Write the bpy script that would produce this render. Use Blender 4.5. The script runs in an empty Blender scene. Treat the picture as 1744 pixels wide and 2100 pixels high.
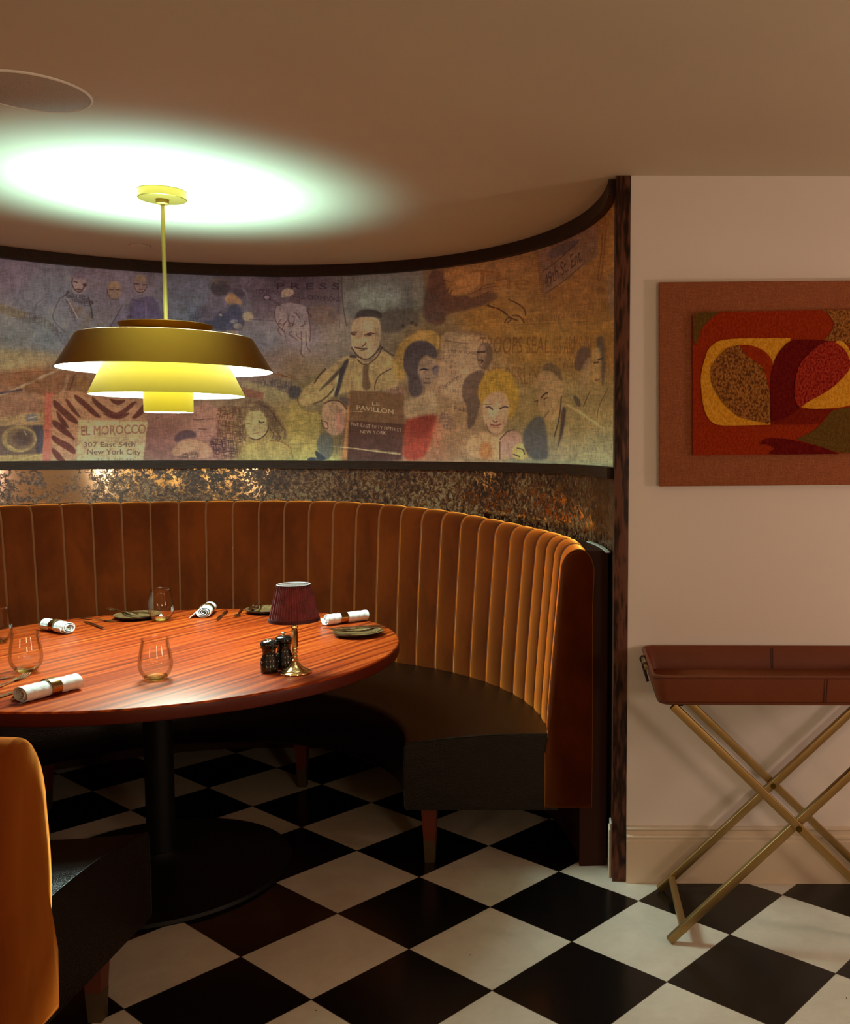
import bpy, bmesh, math, random
import numpy as np
from mathutils import Vector, Matrix
from mathutils.geometry import tessellate_polygon

random.seed(4)
RNG = np.random.default_rng(7)
sc = bpy.context.scene
COL = sc.collection
PI = math.pi
R_ = math.radians

# ------------------------------------------------------------------ camera (calibrated on the floor tiles)
FPX, PITCH, ROLL, CX, CY, CAMH = 1983.6, .0802, -.0024, 1171.8, 1078.3, 1.425
cp, sp_ = math.cos(PITCH), math.sin(PITCH)
_d = np.array([0, cp, -sp_]); _u = np.array([1., 0, 0]); _v = np.array([0, sp_, cp])


def ray(x, y):
    a = (x - CX) / FPX; b = -(y - CY) / FPX
    return _d + _u * (a * math.cos(ROLL) + b * math.sin(ROLL)) + _v * (-a * math.sin(ROLL) + b * math.cos(ROLL))


def atz(x, y, z):
    r = ray(x, y); t = (z - CAMH) / r[2]
    return Vector((r[0] * t, r[1] * t, z))


def aty(x, y, Y):
    r = ray(x, y); t = Y / r[1]
    return Vector((r[0] * t, Y, CAMH + r[2] * t))


def px_of(X, Y, Z):
    Z = Z - CAMH
    D = Y * cp - Z * sp_; U = X; V = Y * sp_ + Z * cp
    a = U * math.cos(ROLL) - V * math.sin(ROLL); b = U * math.sin(ROLL) + V * math.cos(ROLL)
    return CX + FPX * a / D, CY - FPX * b / D


cam_d = bpy.data.cameras.new('camera')
cam = bpy.data.objects.new('camera', cam_d); COL.objects.link(cam)
cam_d.sensor_fit = 'VERTICAL'; cam_d.sensor_height = 24.0
cam_d.lens = FPX / 2100 * 24.0
cam_d.shift_x = (872 - CX) / 2100
cam_d.shift_y = (CY - 1050) / 2100
cam_d.clip_start = .05
fw = Vector(_d)
rgt = Vector(_u) * math.cos(ROLL) - Vector(_v) * math.sin(ROLL)
up = Vector(_u) * math.sin(ROLL) + Vector(_v) * math.cos(ROLL)
M = Matrix((rgt, up, -fw)).transposed().to_4x4()
M.translation = (0, 0, CAMH)
cam.matrix_world = M
sc.camera = cam


# ------------------------------------------------------------------ helpers
def s2l(c):
    c = c / 255.
    return c / 12.92 if c <= .04045 else ((c + .055) / 1.055) ** 2.4


def hexc(r, g, b):
    return (s2l(r), s2l(g), s2l(b), 1)


class NT:
    def __init__(s, name):
        s.m = bpy.data.materials.new(name); s.m.use_nodes = True
        s.n = s.m.node_tree.nodes; s.l = s.m.node_tree.links
        s.n.clear()
        s.out = s.n.new('ShaderNodeOutputMaterial')

    def new(s, t, **k):
        n = s.n.new('ShaderNode' + t)
        for a, b in k.items():
            if a.startswith('i_'):
                n.inputs[a[2:].replace('_', ' ')].default_value = b
            else:
                setattr(n, a, b)
        return n

    def link(s, a, b): s.l.new(a, b)

    def math(s, op, a, b=None):
        n = s.n.new('ShaderNodeMath'); n.operation = op
        for i, v in enumerate((a, b)):
            if v is None: continue
            if hasattr(v, 'is_linked') or isinstance(v, bpy.types.NodeSocket): s.l.new(v, n.inputs[i])
            else: n.inputs[i].default_value = v
        return n.outputs[0]

    def ramp(s, fac, stops, interp='LINEAR'):
        n = s.n.new('ShaderNodeValToRGB'); n.color_ramp.interpolation = interp
        e = n.color_ramp.elements
        while len(e) < len(stops): e.new(.5)
        for k, (p, c) in enumerate(stops):
            e[k].position = p; e[k].color = c if len(c) == 4 else (*c, 1)
        s.l.new(fac, n.inputs[0]); return n.outputs[0]

    def noise(s, scale, detail=4, rough=.55, vec=None, dist=0):
        n = s.n.new('ShaderNodeTexNoise')
        n.inputs['Scale'].default_value = scale; n.inputs['Detail'].default_value = detail
        n.inputs['Roughness'].default_value = rough; n.inputs['Distortion'].default_value = dist
        if vec is not None: s.l.new(vec, n.inputs['Vector'])
        return n.outputs['Fac']

    def coord(s, kind='Object', scale=(1, 1, 1), rot=(0, 0, 0), loc=(0, 0, 0)):
        t = s.n.new('ShaderNodeTexCoord'); m = s.n.new('ShaderNodeMapping')
        m.inputs['Scale'].default_value = scale; m.inputs['Rotation'].default_value = rot
        m.inputs['Location'].default_value = loc
        s.l.new(t.outputs[kind], m.inputs[0]); return m.outputs[0]

    def coord_rs(s, scale, rz):
        """object coordinates turned about z first, then scaled"""
        m = s.n.new('ShaderNodeMapping'); m.inputs['Scale'].default_value = scale
        s.l.new(s.coord('Object', (1, 1, 1), (0, 0, rz)), m.inputs[0]); return m.outputs[0]

    def bsdf(s, **k):
        b = s.n.new('ShaderNodeBsdfPrincipled')
        for a, v in k.items():
            nm = a.replace('_', ' ')
            nm = {'Base Color': 'Base Color', 'Specular': 'Specular IOR Level', 'Transmission': 'Transmission Weight',
                  'Coat': 'Coat Weight', 'Sheen': 'Sheen Weight', 'Emission': 'Emission Color',
                  'Emission Strength': 'Emission Strength'}.get(nm, nm)
            if isinstance(v, bpy.types.NodeSocket): s.l.new(v, b.inputs[nm])
            else: b.inputs[nm].default_value = v
        s.l.new(b.outputs[0], s.out.inputs[0])
        return b

    def bump(s, b, h, strength=.3, dist=.01):
        n = s.n.new('ShaderNodeBump'); n.inputs['Strength'].default_value = strength
        n.inputs['Distance'].default_value = dist
        s.l.new(h, n.inputs['Height']); s.l.new(n.outputs[0], b.inputs['Normal'])


def mesh(name, verts, faces, mat=None, parent=None, smooth=True, uvs=None, mats=None, fmat=None, autosmooth=None):
    me = bpy.data.meshes.new(name)
    me.from_pydata([tuple(v) for v in verts], [], faces)
    me.validate()
    if smooth:
        me.polygons.foreach_set('use_smooth', [True] * len(me.polygons))
    if mats:
        for m in mats: me.materials.append(m)
        if fmat: me.polygons.foreach_set('material_index', fmat)
    elif mat: me.materials.append(mat)
    if smooth and autosmooth:
        try: me.set_sharp_from_angle(angle=R_(autosmooth))
        except Exception: pass
    o = bpy.data.objects.new(name, me); COL.objects.link(o)
    if parent: o.parent = parent
    return o


def tag(o, label=None, cat=None, group=None, kind=None):
    if label: o['label'] = label
    if cat: o['category'] = cat
    if group: o['group'] = group
    if kind: o['kind'] = kind
    return o


def empty(name, loc=(0, 0, 0), rz=0):
    o = bpy.data.objects.new(name, None); COL.objects.link(o)
    o.location = loc; o.rotation_euler = (0, 0, rz); o.empty_display_size = .05
    return o


class MB:
    """collects shapes into one mesh"""
    def __init__(s): s.v = []; s.f = []; s.fm = []; s.cur = 0

    def add(s, v, f):
        b = len(s.v); s.v += [tuple(p) for p in v]; s.f += [tuple(i + b for i in q) for q in f]
        s.fm += [s.cur] * len(f); return s

    def box(s, lo, hi, bev=0.0, mat=None):
        bm = bmesh.new(); bmesh.ops.create_cube(bm, size=1)
        for v in bm.verts:
            v.co = Vector([(lo[i] + hi[i]) / 2 + v.co[i] * (hi[i] - lo[i]) for i in range(3)])
        if bev: bmesh.ops.bevel(bm, geom=list(bm.edges), offset=bev, segments=3, profile=.5, affect='EDGES')
        if mat is not None: bm.transform(mat)
        return s.bm(bm)

    def bm(s, bm):
        bm.verts.ensure_lookup_table(); bm.verts.index_update()
        s.add([v.co[:] for v in bm.verts], [[v.index for v in f.verts] for f in bm.faces]); bm.free(); return s

    def bar(s, a, b, w, h, upv=(0, 1, 0), bev=.002):
        """rectangular bar from a to b; h along upv"""
        a = Vector(a); b = Vector(b); z = (b - a); L = z.length; z.normalize()
        y = Vector(upv); y = (y - z * y.dot(z)).normalized(); x = y.cross(z)
        m = Matrix((x, y, z)).transposed().to_4x4(); m.translation = a
        return s.box((-w / 2, -h / 2, 0), (w / 2, h / 2, L), bev, m)

    def lathe(s, prof, seg=48, c=(0, 0, 0), closed=False):
        n = len(prof); v = []; f = []
        for i in range(seg):
            t = 2 * PI * i / seg
            for r, z in prof: v.append((c[0] + r * math.cos(t), c[1] + r * math.sin(t), c[2] + z))
        for i in range(seg):
            j = (i + 1) % seg
            for k in range(n - 1 + (1 if closed else 0)):
                k2 = (k + 1) % n
                f.append((i * n + k, j * n + k, j * n + k2, i * n + k2))
        return s.add(v, f)

    def tube(s, pts, r, seg=10, cap=True, closed=False):
        pts = [Vector(p) for p in pts]; n = len(pts); v = []; f = []
        ref = Vector((0, 0, 1)); prev = None
        for i, p in enumerate(pts):
            if closed: t = pts[(i + 1) % n] - pts[i - 1]
            else: t = pts[min(i + 1, n - 1)] - pts[max(i - 1, 0)]
            t.normalize()
            if prev is None:
                x = t.cross(ref)
                if x.length < .05: x = t.cross(Vector((1, 0, 0)))
            else: x = prev - t * prev.dot(t)
            x.normalize(); prev = x; y = t.cross(x)
            rr = r[i] if isinstance(r, (list, tuple)) else r
            for k in range(seg):
                a = 2 * PI * k / seg; v.append(p + x * rr * math.cos(a) + y * rr * math.sin(a))
        for i in range(n if closed else n - 1):
            j = (i + 1) % n
            for k in range(seg):
                k2 = (k + 1) % seg; f.append((i * seg + k, i * seg + k2, j * seg + k2, j * seg + k))
        if cap and not closed:
            f.append(tuple(range(seg - 1, -1, -1))); f.append(tuple((n - 1) * seg + k for k in range(seg)))
        return s.add(v, f)

    def grid(s, rows):
        """rows of equal-length point lists"""
        n = len(rows[0]); v = [p for r in rows for p in r]; f = []
        for i in range(len(rows) - 1):
            for k in range(n - 1): f.append((i * n + k, i * n + k + 1, (i + 1) * n + k + 1, (i + 1) * n + k))
        return s.add(v, f)

    def prism(s, poly, fn0, fn1):
        """2-D polygon mapped by fn0 / fn1 to the two caps"""
        n = len(poly); v = [fn0(p) for p in poly] + [fn1(p) for p in poly]
        f = [tuple(range(n)), tuple(range(2 * n - 1, n - 1, -1))]
        for i in range(n): j = (i + 1) % n; f.append((i, i + n, j + n, j))
        return s.add(v, f)

    def build(s, name, mat=None, parent=None, smooth=True, a=35, **k):
        o = mesh(name, s.v, s.f, mat, parent, smooth, autosmooth=a if smooth else None, fmat=s.fm if k.get('mats') else None, **k)
        bm = bmesh.new(); bm.from_mesh(o.data); bmesh.ops.recalc_face_normals(bm, faces=bm.faces)
        bm.to_mesh(o.data); bm.free()
        return o


def sector(mb, cx, cy, r0, r1, z0, z1, a0, a1, n=90):
    """solid annular sector, angles in degrees"""
    rows = []
    for i in range(n + 1):
        t = R_(a0 + (a1 - a0) * i / n); c, s_ = math.cos(t), math.sin(t)
        rows.append([(cx + r * c, cy + r * s_, z) for r, z in ((r0, z0), (r1, z0), (r1, z1), (r0, z1), (r0, z0))])
    mb.grid(rows)
    for e in (rows[0], rows[-1]): mb.add(e[:4], [(0, 1, 2, 3)])
    return mb


# ------------------------------------------------------------------ materials
def wood_oak(name, c0, c1, scale=(6, 6, .9), rough=.45, wavescale=5):
    t = NT(name)
    v = t.coord('Object', scale)
    n1 = t.noise(2.2, 3, .5, v)
    w = t.new('TexWave', wave_type='RINGS', i_Scale=wavescale, i_Distortion=9.0, i_Detail=3.0, i_Detail_Scale=1.4)
    t.link(v, w.inputs['Vector'])
    fine = t.noise(70, 5, .7, t.coord('Object', (1, 1, .05)))
    k = t.math('MULTIPLY', w.outputs['Fac'], .65); k = t.math('ADD', k, t.math('MULTIPLY', fine, .45))
    col = t.ramp(k, [(.2, c0), (.85, c1)])
    b = t.bsdf(Base_Color=col, Roughness=rough, Specular=.2)
    t.bump(b, k, .25, .002)
    return t.m


M_oak = wood_oak('dark_oak', hexc(30, 14, 8), hexc(100, 62, 46), scale=(9, 9, 1.6), wavescale=3.2)
M_oak_h = wood_oak('dark_oak_curved', hexc(26, 13, 7), hexc(58, 34, 20), scale=(2, 2, 14))


def plain(name, col, rough=.5, **k):
    t = NT(name); nz = k.pop('noise', None); bp = k.pop('bump', None)
    b = t.bsdf(Base_Color=col, Roughness=rough, **k)
    if bp: t.bump(b, t.noise(bp[0], 4, .6, t.coord('Object')), bp[1], bp[2])
    return t.m


def plaster(name, ca, cb):
    t = NT(name); v = t.coord('Object')
    n = t.noise(1.3, 3, .5, v)
    b = t.bsdf(Base_Color=t.ramp(n, [(.3, ca), (.7, cb)]), Roughness=.75)
    t.bump(b, t.noise(160, 3, .6, v), .08, .002)
    return t.m


M_ceil = plaster('ceiling_paint', (.60, .54, .41, 1), (.64, .58, .44, 1))
M_wall = plaster('wall_paint', (.73, .68, .66, 1), (.77, .72, .69, 1))
M_base = plaster('skirting_paint', (.62, .52, .40, 1), (.66, .55, .43, 1))
M_roomw = plaster('far_room_paint', (.42, .30, .20, 1), (.46, .33, .22, 1))
M_brown = plain('brown_stained_panel', hexc(52, 20, 12), .6, Specular=.2, bump=(30, .1, .004))
M_brass = plain('brushed_brass', (.085, .050, .002, 1), .6, Specular=.02, bump=(400, .04, .001))
M_brass_dk = plain('aged_brass', (.40, .18, .022, 1), .38, Metallic=1.0)
M_brass_rod = plain('satin_brass_rod', (.30, .18, .04, 1), .42, Metallic=1.0)
M_brass_leg = plain('antique_brass_bar', (.36, .24, .095, 1), .38, Metallic=.9)
M_gold = plain('polished_brass', (.86, .60, .26, 1), .12, Metallic=1.0)
M_steel = plain('polished_steel', (.75, .72, .66, 1), .15, Metallic=1.0)
M_cut = plain('bronze_cutlery', (.52, .36, .20, 1), .24, Metallic=1.0)
M_whitein = plain('white_reflector', (.86, .88, .86, 1), .5)
M_black = plain('black_iron', (.004, .004, .0035, 1), .5, Specular=.22)
M_mill = plain('black_lacquered_wood', (.006, .006, .006, 1), .18, Coat=.4)
M_ring = plain('napkin_ring_brass', (.45, .27, .09, 1), .22, Metallic=1.0)


def emis(name, col, s):
    t = NT(name); e = t.new('Emission'); e.inputs[0].default_value = (*col, 1); e.inputs[1].default_value = s
    t.link(e.outputs[0], t.out.inputs[0]); return t.m


# velvet
def velvet(name, ca, cb, wr=0):
    t = NT(name); v = t.coord('Object', (1, 1, .55))
    n = t.noise(5.5, 4, .55, v, .6)
    m = t.noise(45, 3, .6, v)
    k = t.math('ADD', t.math('MULTIPLY', n, .8), t.math('MULTIPLY', m, .2))
    b = t.bsdf(Base_Color=t.ramp(k, [(.36, ca), (.62, cb)]), Roughness=.9, Sheen=1.0, Specular=.05)
    b.inputs['Sheen Roughness'].default_value = .35
    b.inputs['Sheen Tint'].default_value = (1, .42, .10, 1)
    if wr:
        wv = t.noise(1.0, 3, .55, t.coord_rs((3, 3, 3), 0), 2.2)
        m2 = t.new('Mapping', i_Scale=(1, 6, 2.4), i_Rotation=(R_(38), 0, 0)); t.link(t.coord('Object'), m2.inputs[0])
        k = t.math('ADD', t.math('MULTIPLY', k, .3), t.math('MULTIPLY', t.noise(1.1, 2, .4, m2.outputs[0], .5), 3.0))
        t.bump(b, k, .5, .014)
    else: t.bump(b, k, .18, .01)
    prev = b.outputs[0]
    for rr in ((.5,) if wr else (.2, .3, .3, .34, .34)):
        sh = t.new('BsdfSheen', i_Color=(1, .325, .038, 1), i_Roughness=rr)
        ad = t.new('AddShader'); t.link(prev, ad.inputs[0]); t.link(sh.outputs[0], ad.inputs[1]); prev = ad.outputs[0]
    t.link(prev, t.out.inputs[0])
    return t.m


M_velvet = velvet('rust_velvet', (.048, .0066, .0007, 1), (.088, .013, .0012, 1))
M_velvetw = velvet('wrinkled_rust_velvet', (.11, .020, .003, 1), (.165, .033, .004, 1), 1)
M_velpipe_glint = plain('rust_velvet_piping_glint', (.16, .046, .010, 1), .8)  # end piping; on seam strips the paler colour paints in light on crushed pile


def leather(name, c, rough, bs=.35):
    t = NT(name); v = t.coord('Object')
    b = t.bsdf(Base_Color=t.ramp(t.noise(3, 3, .5, v), [(.3, c), (.7, tuple(x * 1.3 for x in c[:3]) + (1,))]), Roughness=rough, Specular=.32)
    vo = t.new('TexVoronoi', i_Scale=330.0); t.link(v, vo.inputs['Vector'])
    h = t.math('ADD', vo.outputs['Distance'], t.math('MULTIPLY', t.noise(14, 3, .5, v), 2.5))
    t.bump(b, h, bs, .0025)
    return t.m


M_seat = leather('dark_brown_leather', (.006, .003, .0014, 1), .25)
M_tray = leather('chestnut_leather', (.125, .026, .005, 1), .5, .12)
M_trayin = leather('chestnut_leather_base', (.14, .033, .008, 1), .45, .1)
M_stitch = plain('dark_stitching', hexc(58, 24, 14), .8)


GRAIN = 66


def table_wood():
    t = NT('mahogany_table')
    G = R_(-GRAIN)
    n = t.noise(1.0, 4, .6, t.coord_rs((.8, 58, 8), G), .12)
    f = t.noise(1.0, 4, .7, t.coord_rs((5, 260, 20), G))
    big = t.noise(1.6, 2, .5, t.coord_rs((1, 3, 1), G))
    w = t.new('TexWave', wave_type='BANDS', bands_direction='Y', i_Scale=7.0, i_Distortion=7.0, i_Detail=2.5, i_Detail_Scale=1.0)
    t.link(t.coord_rs((.3, 1, 1), G), w.inputs['Vector'])
    k = t.math('ADD', t.math('MULTIPLY', n, .62), t.math('MULTIPLY', f, .10)); k = t.math('ADD', k, t.math('MULTIPLY', big, .16))
    k = t.math('ADD', k, t.math('MULTIPLY', w.outputs['Fac'], .09))
    col = t.ramp(k, [(.36, hexc(96, 26, 7)), (.46, hexc(146, 50, 14)), (.54, hexc(178, 74, 22)), (.70, hexc(208, 106, 42))])
    b = t.bsdf(Base_Color=col, Roughness=.38, Specular=.26)
    b.inputs['Specular Tint'].default_value = (1, .80, .45, 1)
    t.bump(b, k, .03, .001)
    return t.m


M_table = table_wood()
M_tedge = plain('shaded_table_edge', hexc(88, 28, 14), .4, Specular=.3)  # unstriped edge, its colour darkened to stand for shade
TILE = 1.425 / 4.3168
TH = .8794
P0 = (-1.5249 * TILE, 9.4408 * TILE)


def floor_mat():
    t = NT('checker_floor_tiles')
    tc = t.new('TexCoord'); s = t.new('SeparateXYZ'); t.link(tc.outputs['Object'], s.inputs[0])
    X = t.math('SUBTRACT', s.outputs[0], P0[0]); Y = t.math('SUBTRACT', s.outputs[1], P0[1])
    c, sn = math.cos(TH) / TILE, math.sin(TH) / TILE
    i = t.math('ADD', t.math('MULTIPLY', X, c), t.math('MULTIPLY', Y, sn))
    j = t.math('SUBTRACT', t.math('MULTIPLY', X, sn), t.math('MULTIPLY', Y, c))
    fi = t.math('FLOOR', i); fj = t.math('FLOOR', j)
    par = t.math('FLOORED_MODULO', t.math('ADD', fi, fj), 2.0)   # 0 -> white
    gi = t.math('ABSOLUTE', t.math('SUBTRACT', t.math('SUBTRACT', i, fi), .5))
    gj = t.math('ABSOLUTE', t.math('SUBTRACT', t.math('SUBTRACT', j, fj), .5))
    g = t.math('GREATER_THAN', t.math('MAXIMUM', gi, gj), .4955)
    v = t.coord('Object')
    cl = t.noise(2.4, 5, .6, v, .8); dirt = t.noise(14, 6, .7, v, .5)
    wh = t.ramp(t.math('ADD', t.math('MULTIPLY', cl, .6), t.math('MULTIPLY', dirt, .4)),
                [(.3, (.50, .44, .36, 1)), (.62, (.66, .60, .50, 1))])
    spk = t.noise(38, 1, .4, v); sp = t.math('GREATER_THAN', spk, .815)
    mx0 = t.new('Mix', data_type='RGBA'); t.link(sp, mx0.inputs[0]); t.link(wh, mx0.inputs[6]); mx0.inputs[7].default_value = (.06, .035, .02, 1)
    mx = t.new('Mix', data_type='RGBA'); t.link(par, mx.inputs[0]); t.link(mx0.outputs[2], mx.inputs[6]); mx.inputs[7].default_value = (.006, .005, .0045, 1)
    mg = t.new('Mix', data_type='RGBA'); t.link(g, mg.inputs[0]); t.link(mx.outputs[2], mg.inputs[6]); mg.inputs[7].default_value = (.03, .024, .018, 1)
    ro = t.math('ADD', t.math('MULTIPLY', par, -.13), .27)
    ro = t.math('ADD', ro, t.math('MULTIPLY', dirt, .12))
    b = t.bsdf(Base_Color=mg.outputs[2], Roughness=ro, Specular=.3)
    t.bump(b, t.math('SUBTRACT', 1.0, g), .15, .001)
    return t.m


M_floor = floor_mat()

# ------------------------------------------------------------------ room
ZC = 2.271
YW = 3.09
NX, NY, NR = -1.37, 3.10, 1.512


def slab(name, lo, hi, mat, kind='structure', label=None):
    o = MB().box(lo, hi).build(name, mat, smooth=False)
    tag(o, label, kind=kind); return o


slab('floor', (-4.2, -3.2, -.1), (3.4, 5.0, 0), M_floor)
slab('ceiling', (-4.2, -3.2, ZC), (3.4, 5.0, ZC + .1), M_ceil)
slab('wall_right', (.182, YW, 0), (3.4, YW + .12, ZC), M_wall)
slab('wall_east', (3.3, -3.2, 0), (3.4, YW, ZC), M_roomw)
slab('wall_west', (-4.2, -3.2, 0), (-4.1, 5.0, ZC), M_roomw)
slab('wall_south', (-4.1, -3.2, 0), (3.3, -3.1, ZC), M_roomw)

# niche wall behind mural / mirror
tag(sector(MB(), NX, NY, NR + .012, NR + .03, 0, ZC, 2.2, 196, 140).build('wall_niche', M_roomw), kind='structure')
slab('wall_left', (-4.1, YW - .03, 0), (NX - NR - .02, YW + .09, ZC), M_roomw)
# crown, rail, backing panel
tag(sector(MB(), NX, NY, NR - .026, NR + .02, 2.2215, ZC - .0005, 1, 194, 160).build('trim_1', M_oak_h), 'dark oak crown moulding curving round the top of the niche', kind='structure')
tag(sector(MB(), NX, NY, NR - .026, NR + .02, 1.3245, 1.363, 1, 194, 160).build('trim_2', M_oak_h), 'dark oak rail under the mural', kind='structure')
tag(sector(MB(), NX, NY, 1.405, 1.497, 0, 1.083, 4.2, 194, 150).build('trim_3', M_brown), 'dark brown backing panel behind the curved banquette', kind='structure')
# oak end post
post = MB().box((.138, YW - .004, 0), (.1835, YW + .13, ZC - .0005), .0015)
tag(post.build('trim_4', M_oak), 'tall dark oak post at the edge of the niche', kind='structure')
# skirting with moulded top
prof = [(0, 0), (.016, 0), (.016, .142), (.0145, .144), (.0145, .150), (.0185, .153), (.0185, .158), (.011, .164), (.011, .176), (.015, .180), (.015, .183), (.004, .188), (0, .188)]
b = MB().prism(prof, lambda p: (.184, YW - p[0], p[1]), lambda p: (3.3, YW - p[0], p[1]))
tag(b.build('baseboard_right', M_base, smooth=False), kind='structure')
b = MB().box((.127, 3.115, 0), (.1375, 3.17, .165), .003).box((.131, 3.115, .165), (.1375, 3.17, .185), .002)
tag(b.build('baseboard_niche', M_base, smooth=False), 'cut end of a cream skirting behind the oak post', kind='structure')
# pale ledge line on the backing panel
b = sector(MB(), NX, NY, 1.484, 1.497, 1.0835, 1.087, 1.6, 16, 20)
tag(b.build('trim_5', plain('pale_caulk', (.5, .5, .42, 1), .6)), 'thin pale bead on top of the brown backing panel', kind='structure')


# ------------------------------------------------------------------ antique mirror
def mirror_mat():
    t = NT('foxed_antique_mirror'); v = t.coord('Object')
    n1 = t.noise(24, 8, .74, v, .7)
    n2 = t.noise(80, 6, .75, v, .4)
    big = t.noise(1.7, 3, .5, t.coord('Object', (1, 1, 1), (0, 0, 0), (3.1, 1.7, 0)))
    k = t.math('ADD', t.math('MULTIPLY', n1, .62), t.math('MULTIPLY', n2, .38))
    k = t.math('ADD', k, t.math('MULTIPLY', t.math('SUBTRACT', big, .5), .35))
    fox = t.ramp(k, [(.45, (0, 0, 0, 1)), (.49, (1, 1, 1, 1))])
    dk = t.noise(2.3, 2, .5, v)
    kk = t.math('SUBTRACT', t.noise(60, 7, .75, v, .5), t.math('MULTIPLY', t.math('SUBTRACT', dk, .45), .35))
    col = t.ramp(kk, [(.36, hexc(10, 7, 5)), (.45, hexc(58, 24, 10)), (.52, hexc(104, 66, 36)), (.60, hexc(140, 116, 88)), (.70, hexc(84, 56, 28))])
    a = t.new('BsdfPrincipled'); a.inputs['Metallic'].default_value = 1; a.inputs['Base Color'].default_value = (.62, .5, .36, 1); a.inputs['Roughness'].default_value = .12
    d = t.new('BsdfPrincipled'); t.link(col, d.inputs['Base Color']); d.inputs['Roughness'].default_value = .35
    mx = t.new('MixShader'); t.link(fox, mx.inputs[0]); t.link(a.outputs[0], mx.inputs[1]); t.link(d.outputs[0], mx.inputs[2])
    t.link(mx.outputs[0], t.out.inputs[0])
    return t.m


tag(sector(MB(), NX, NY, NR, NR + .006, .98, 1.325, 1.5, 193, 160).build('antique_mirror', mirror_mat()),
    'foxed antique mirror band running between the mural rail and the velvet banquette', 'mirror')

#@@MURAL0
MGAIN = (3.6, 3.7, 4.5)
# ------------------------------------------------------------------ printed mural (painted here onto a flat sheet, wrapped on the niche wall)
MS = 2; MX0, MY0, MX1, MY1 = -20, 425, 1275, 965
MW, MH = (MX1 - MX0) * MS, (MY1 - MY0) * MS
ANCH = [(20,560,96,96,112),(100,600,90,102,117),(250,580,96,95,110),(400,600,80,90,106),(500,580,82,80,92),(600,560,74,66,72),(30,690,96,106,110),(100,690,92,106,116),
 (420,640,78,92,108),(540,700,96,98,108),(20,745,122,112,82),(60,770,118,90,60),(30,800,112,84,62),(150,790,110,82,56),(100,840,122,84,56),(60,950,122,104,66),(230,930,122,98,66),(330,900,106,74,64),
 (420,930,118,84,68),(520,920,122,106,62),(600,880,116,100,56),(620,690,106,98,104),(560,745,108,92,84),(600,760,110,92,70),(640,800,100,88,58),(650,950,128,122,66),(700,690,106,98,88),(780,600,86,96,92),
 (780,570,78,80,76),(850,600,78,80,70),(905,590,92,66,40),(960,570,124,86,44),(900,700,98,82,54),(1000,650,126,88,38),(940,760,130,102,76),(1000,560,118,84,46),(1100,700,122,88,38),(1180,600,116,78,38),
 (1240,500,124,86,38),(1240,700,122,84,34),(1100,850,112,92,52),(1200,850,116,98,58),(1240,930,126,118,78),(1100,940,112,102,72),(980,920,118,90,60),(870,930,124,84,56),(760,930,84,64,48),(700,880,88,74,48),(1230,440,120,80,34)]


def _anch():
    gx = np.linspace(MX0, MX1, 220); gy = np.linspace(MY0, MY1, 96)
    X, Y = np.meshgrid(gx, gy); A = np.array(ANCH, float)
    w = 1 / (((X[..., None] - A[:, 0]) ** 2 + ((Y[..., None] - A[:, 1]) * 1.3) ** 2) + 300) ** 1.7
    C = (w @ A[:, 2:]) / w.sum(-1, keepdims=True)
    xi = np.linspace(0, 218.99, MW); yi = np.linspace(0, 94.99, MH)
    x0 = xi.astype(int); y0 = yi.astype(int); fx = (xi - x0)[None, :, None]; fy = (yi - y0)[:, None, None]
    a = C[y0][:, x0]; b = C[y0][:, x0 + 1]; c = C[y0 + 1][:, x0]; d = C[y0 + 1][:, x0 + 1]
    return (a * (1 - fx) + b * fx) * (1 - fy) + (c * (1 - fx) + d * fx) * fy


CV = _anch()
CROPS = {1: (0, 500, 4.567), 2: (320, 540, 5.0), 3: (600, 540, 4.844), 4: (900, 430, 3.963), 0: (0, 0, 1.0)}


def vnoise(h, w, sx, sy, seed):
    r = np.random.default_rng(seed); gh, gw = int(h / sy) + 3, int(w / sx) + 3
    g = r.random((gh, gw)); y = np.arange(h) / sy; x = np.arange(w) / sx
    y0 = y.astype(int); x0 = x.astype(int); fy = (y - y0)[:, None]; fx = (x - x0)[None]
    fy = fy * fy * (3 - 2 * fy); fx = fx * fx * (3 - 2 * fx)
    return (g[y0][:, x0] * (1 - fx) + g[y0][:, x0 + 1] * fx) * (1 - fy) + (g[y0 + 1][:, x0] * (1 - fx) + g[y0 + 1][:, x0 + 1] * fx) * fy


N_mot = .5 * vnoise(MH, MW, 26, 26, 1) + .3 * vnoise(MH, MW, 9, 9, 2) + .2 * vnoise(MH, MW, 4, 4, 3)
N_h = vnoise(MH, MW, 16, 2.2, 4); N_v = vnoise(MH, MW, 2.2, 16, 5)
HATCH = np.clip(np.maximum((N_h > .56) * 1., (N_v > .56) * 1.) * .8 + (N_mot - .5) * 1.2, 0, 1)
HATV = np.clip((N_v > .52) * .9 + (N_mot - .5), 0, 1)


def tc(crop, pts):
    ox, oy, s = CROPS[crop]
    return np.array([((ox + x / s - MX0) * MS, (oy + y / s - MY0) * MS) for x, y in pts])


def chaikin(p, closed=True, it=2):
    for _ in range(it):
        q = np.roll(p, -1, 0) if closed else p[1:]
        a = p if closed else p[:-1]
        r = np.empty((len(a) * 2, 2)); r[0::2] = .75 * a + .25 * q; r[1::2] = .25 * a + .75 * q
        p = r if closed else np.vstack([p[:1], r, p[-1:]])
    return p


def blur(m, r):
    for _ in range(2):
        for ax in (0, 1):
            k = int(r)
            if k < 1: continue
            c = np.cumsum(np.pad(m, [(k + 1, k) if i == ax else (0, 0) for i in (0, 1)], mode='edge'), axis=ax)
            n = 2 * k + 1
            m = ((c[n:] - c[:-n]) if ax == 0 else (c[:, n:] - c[:, :-n])) / n
    return m


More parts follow.
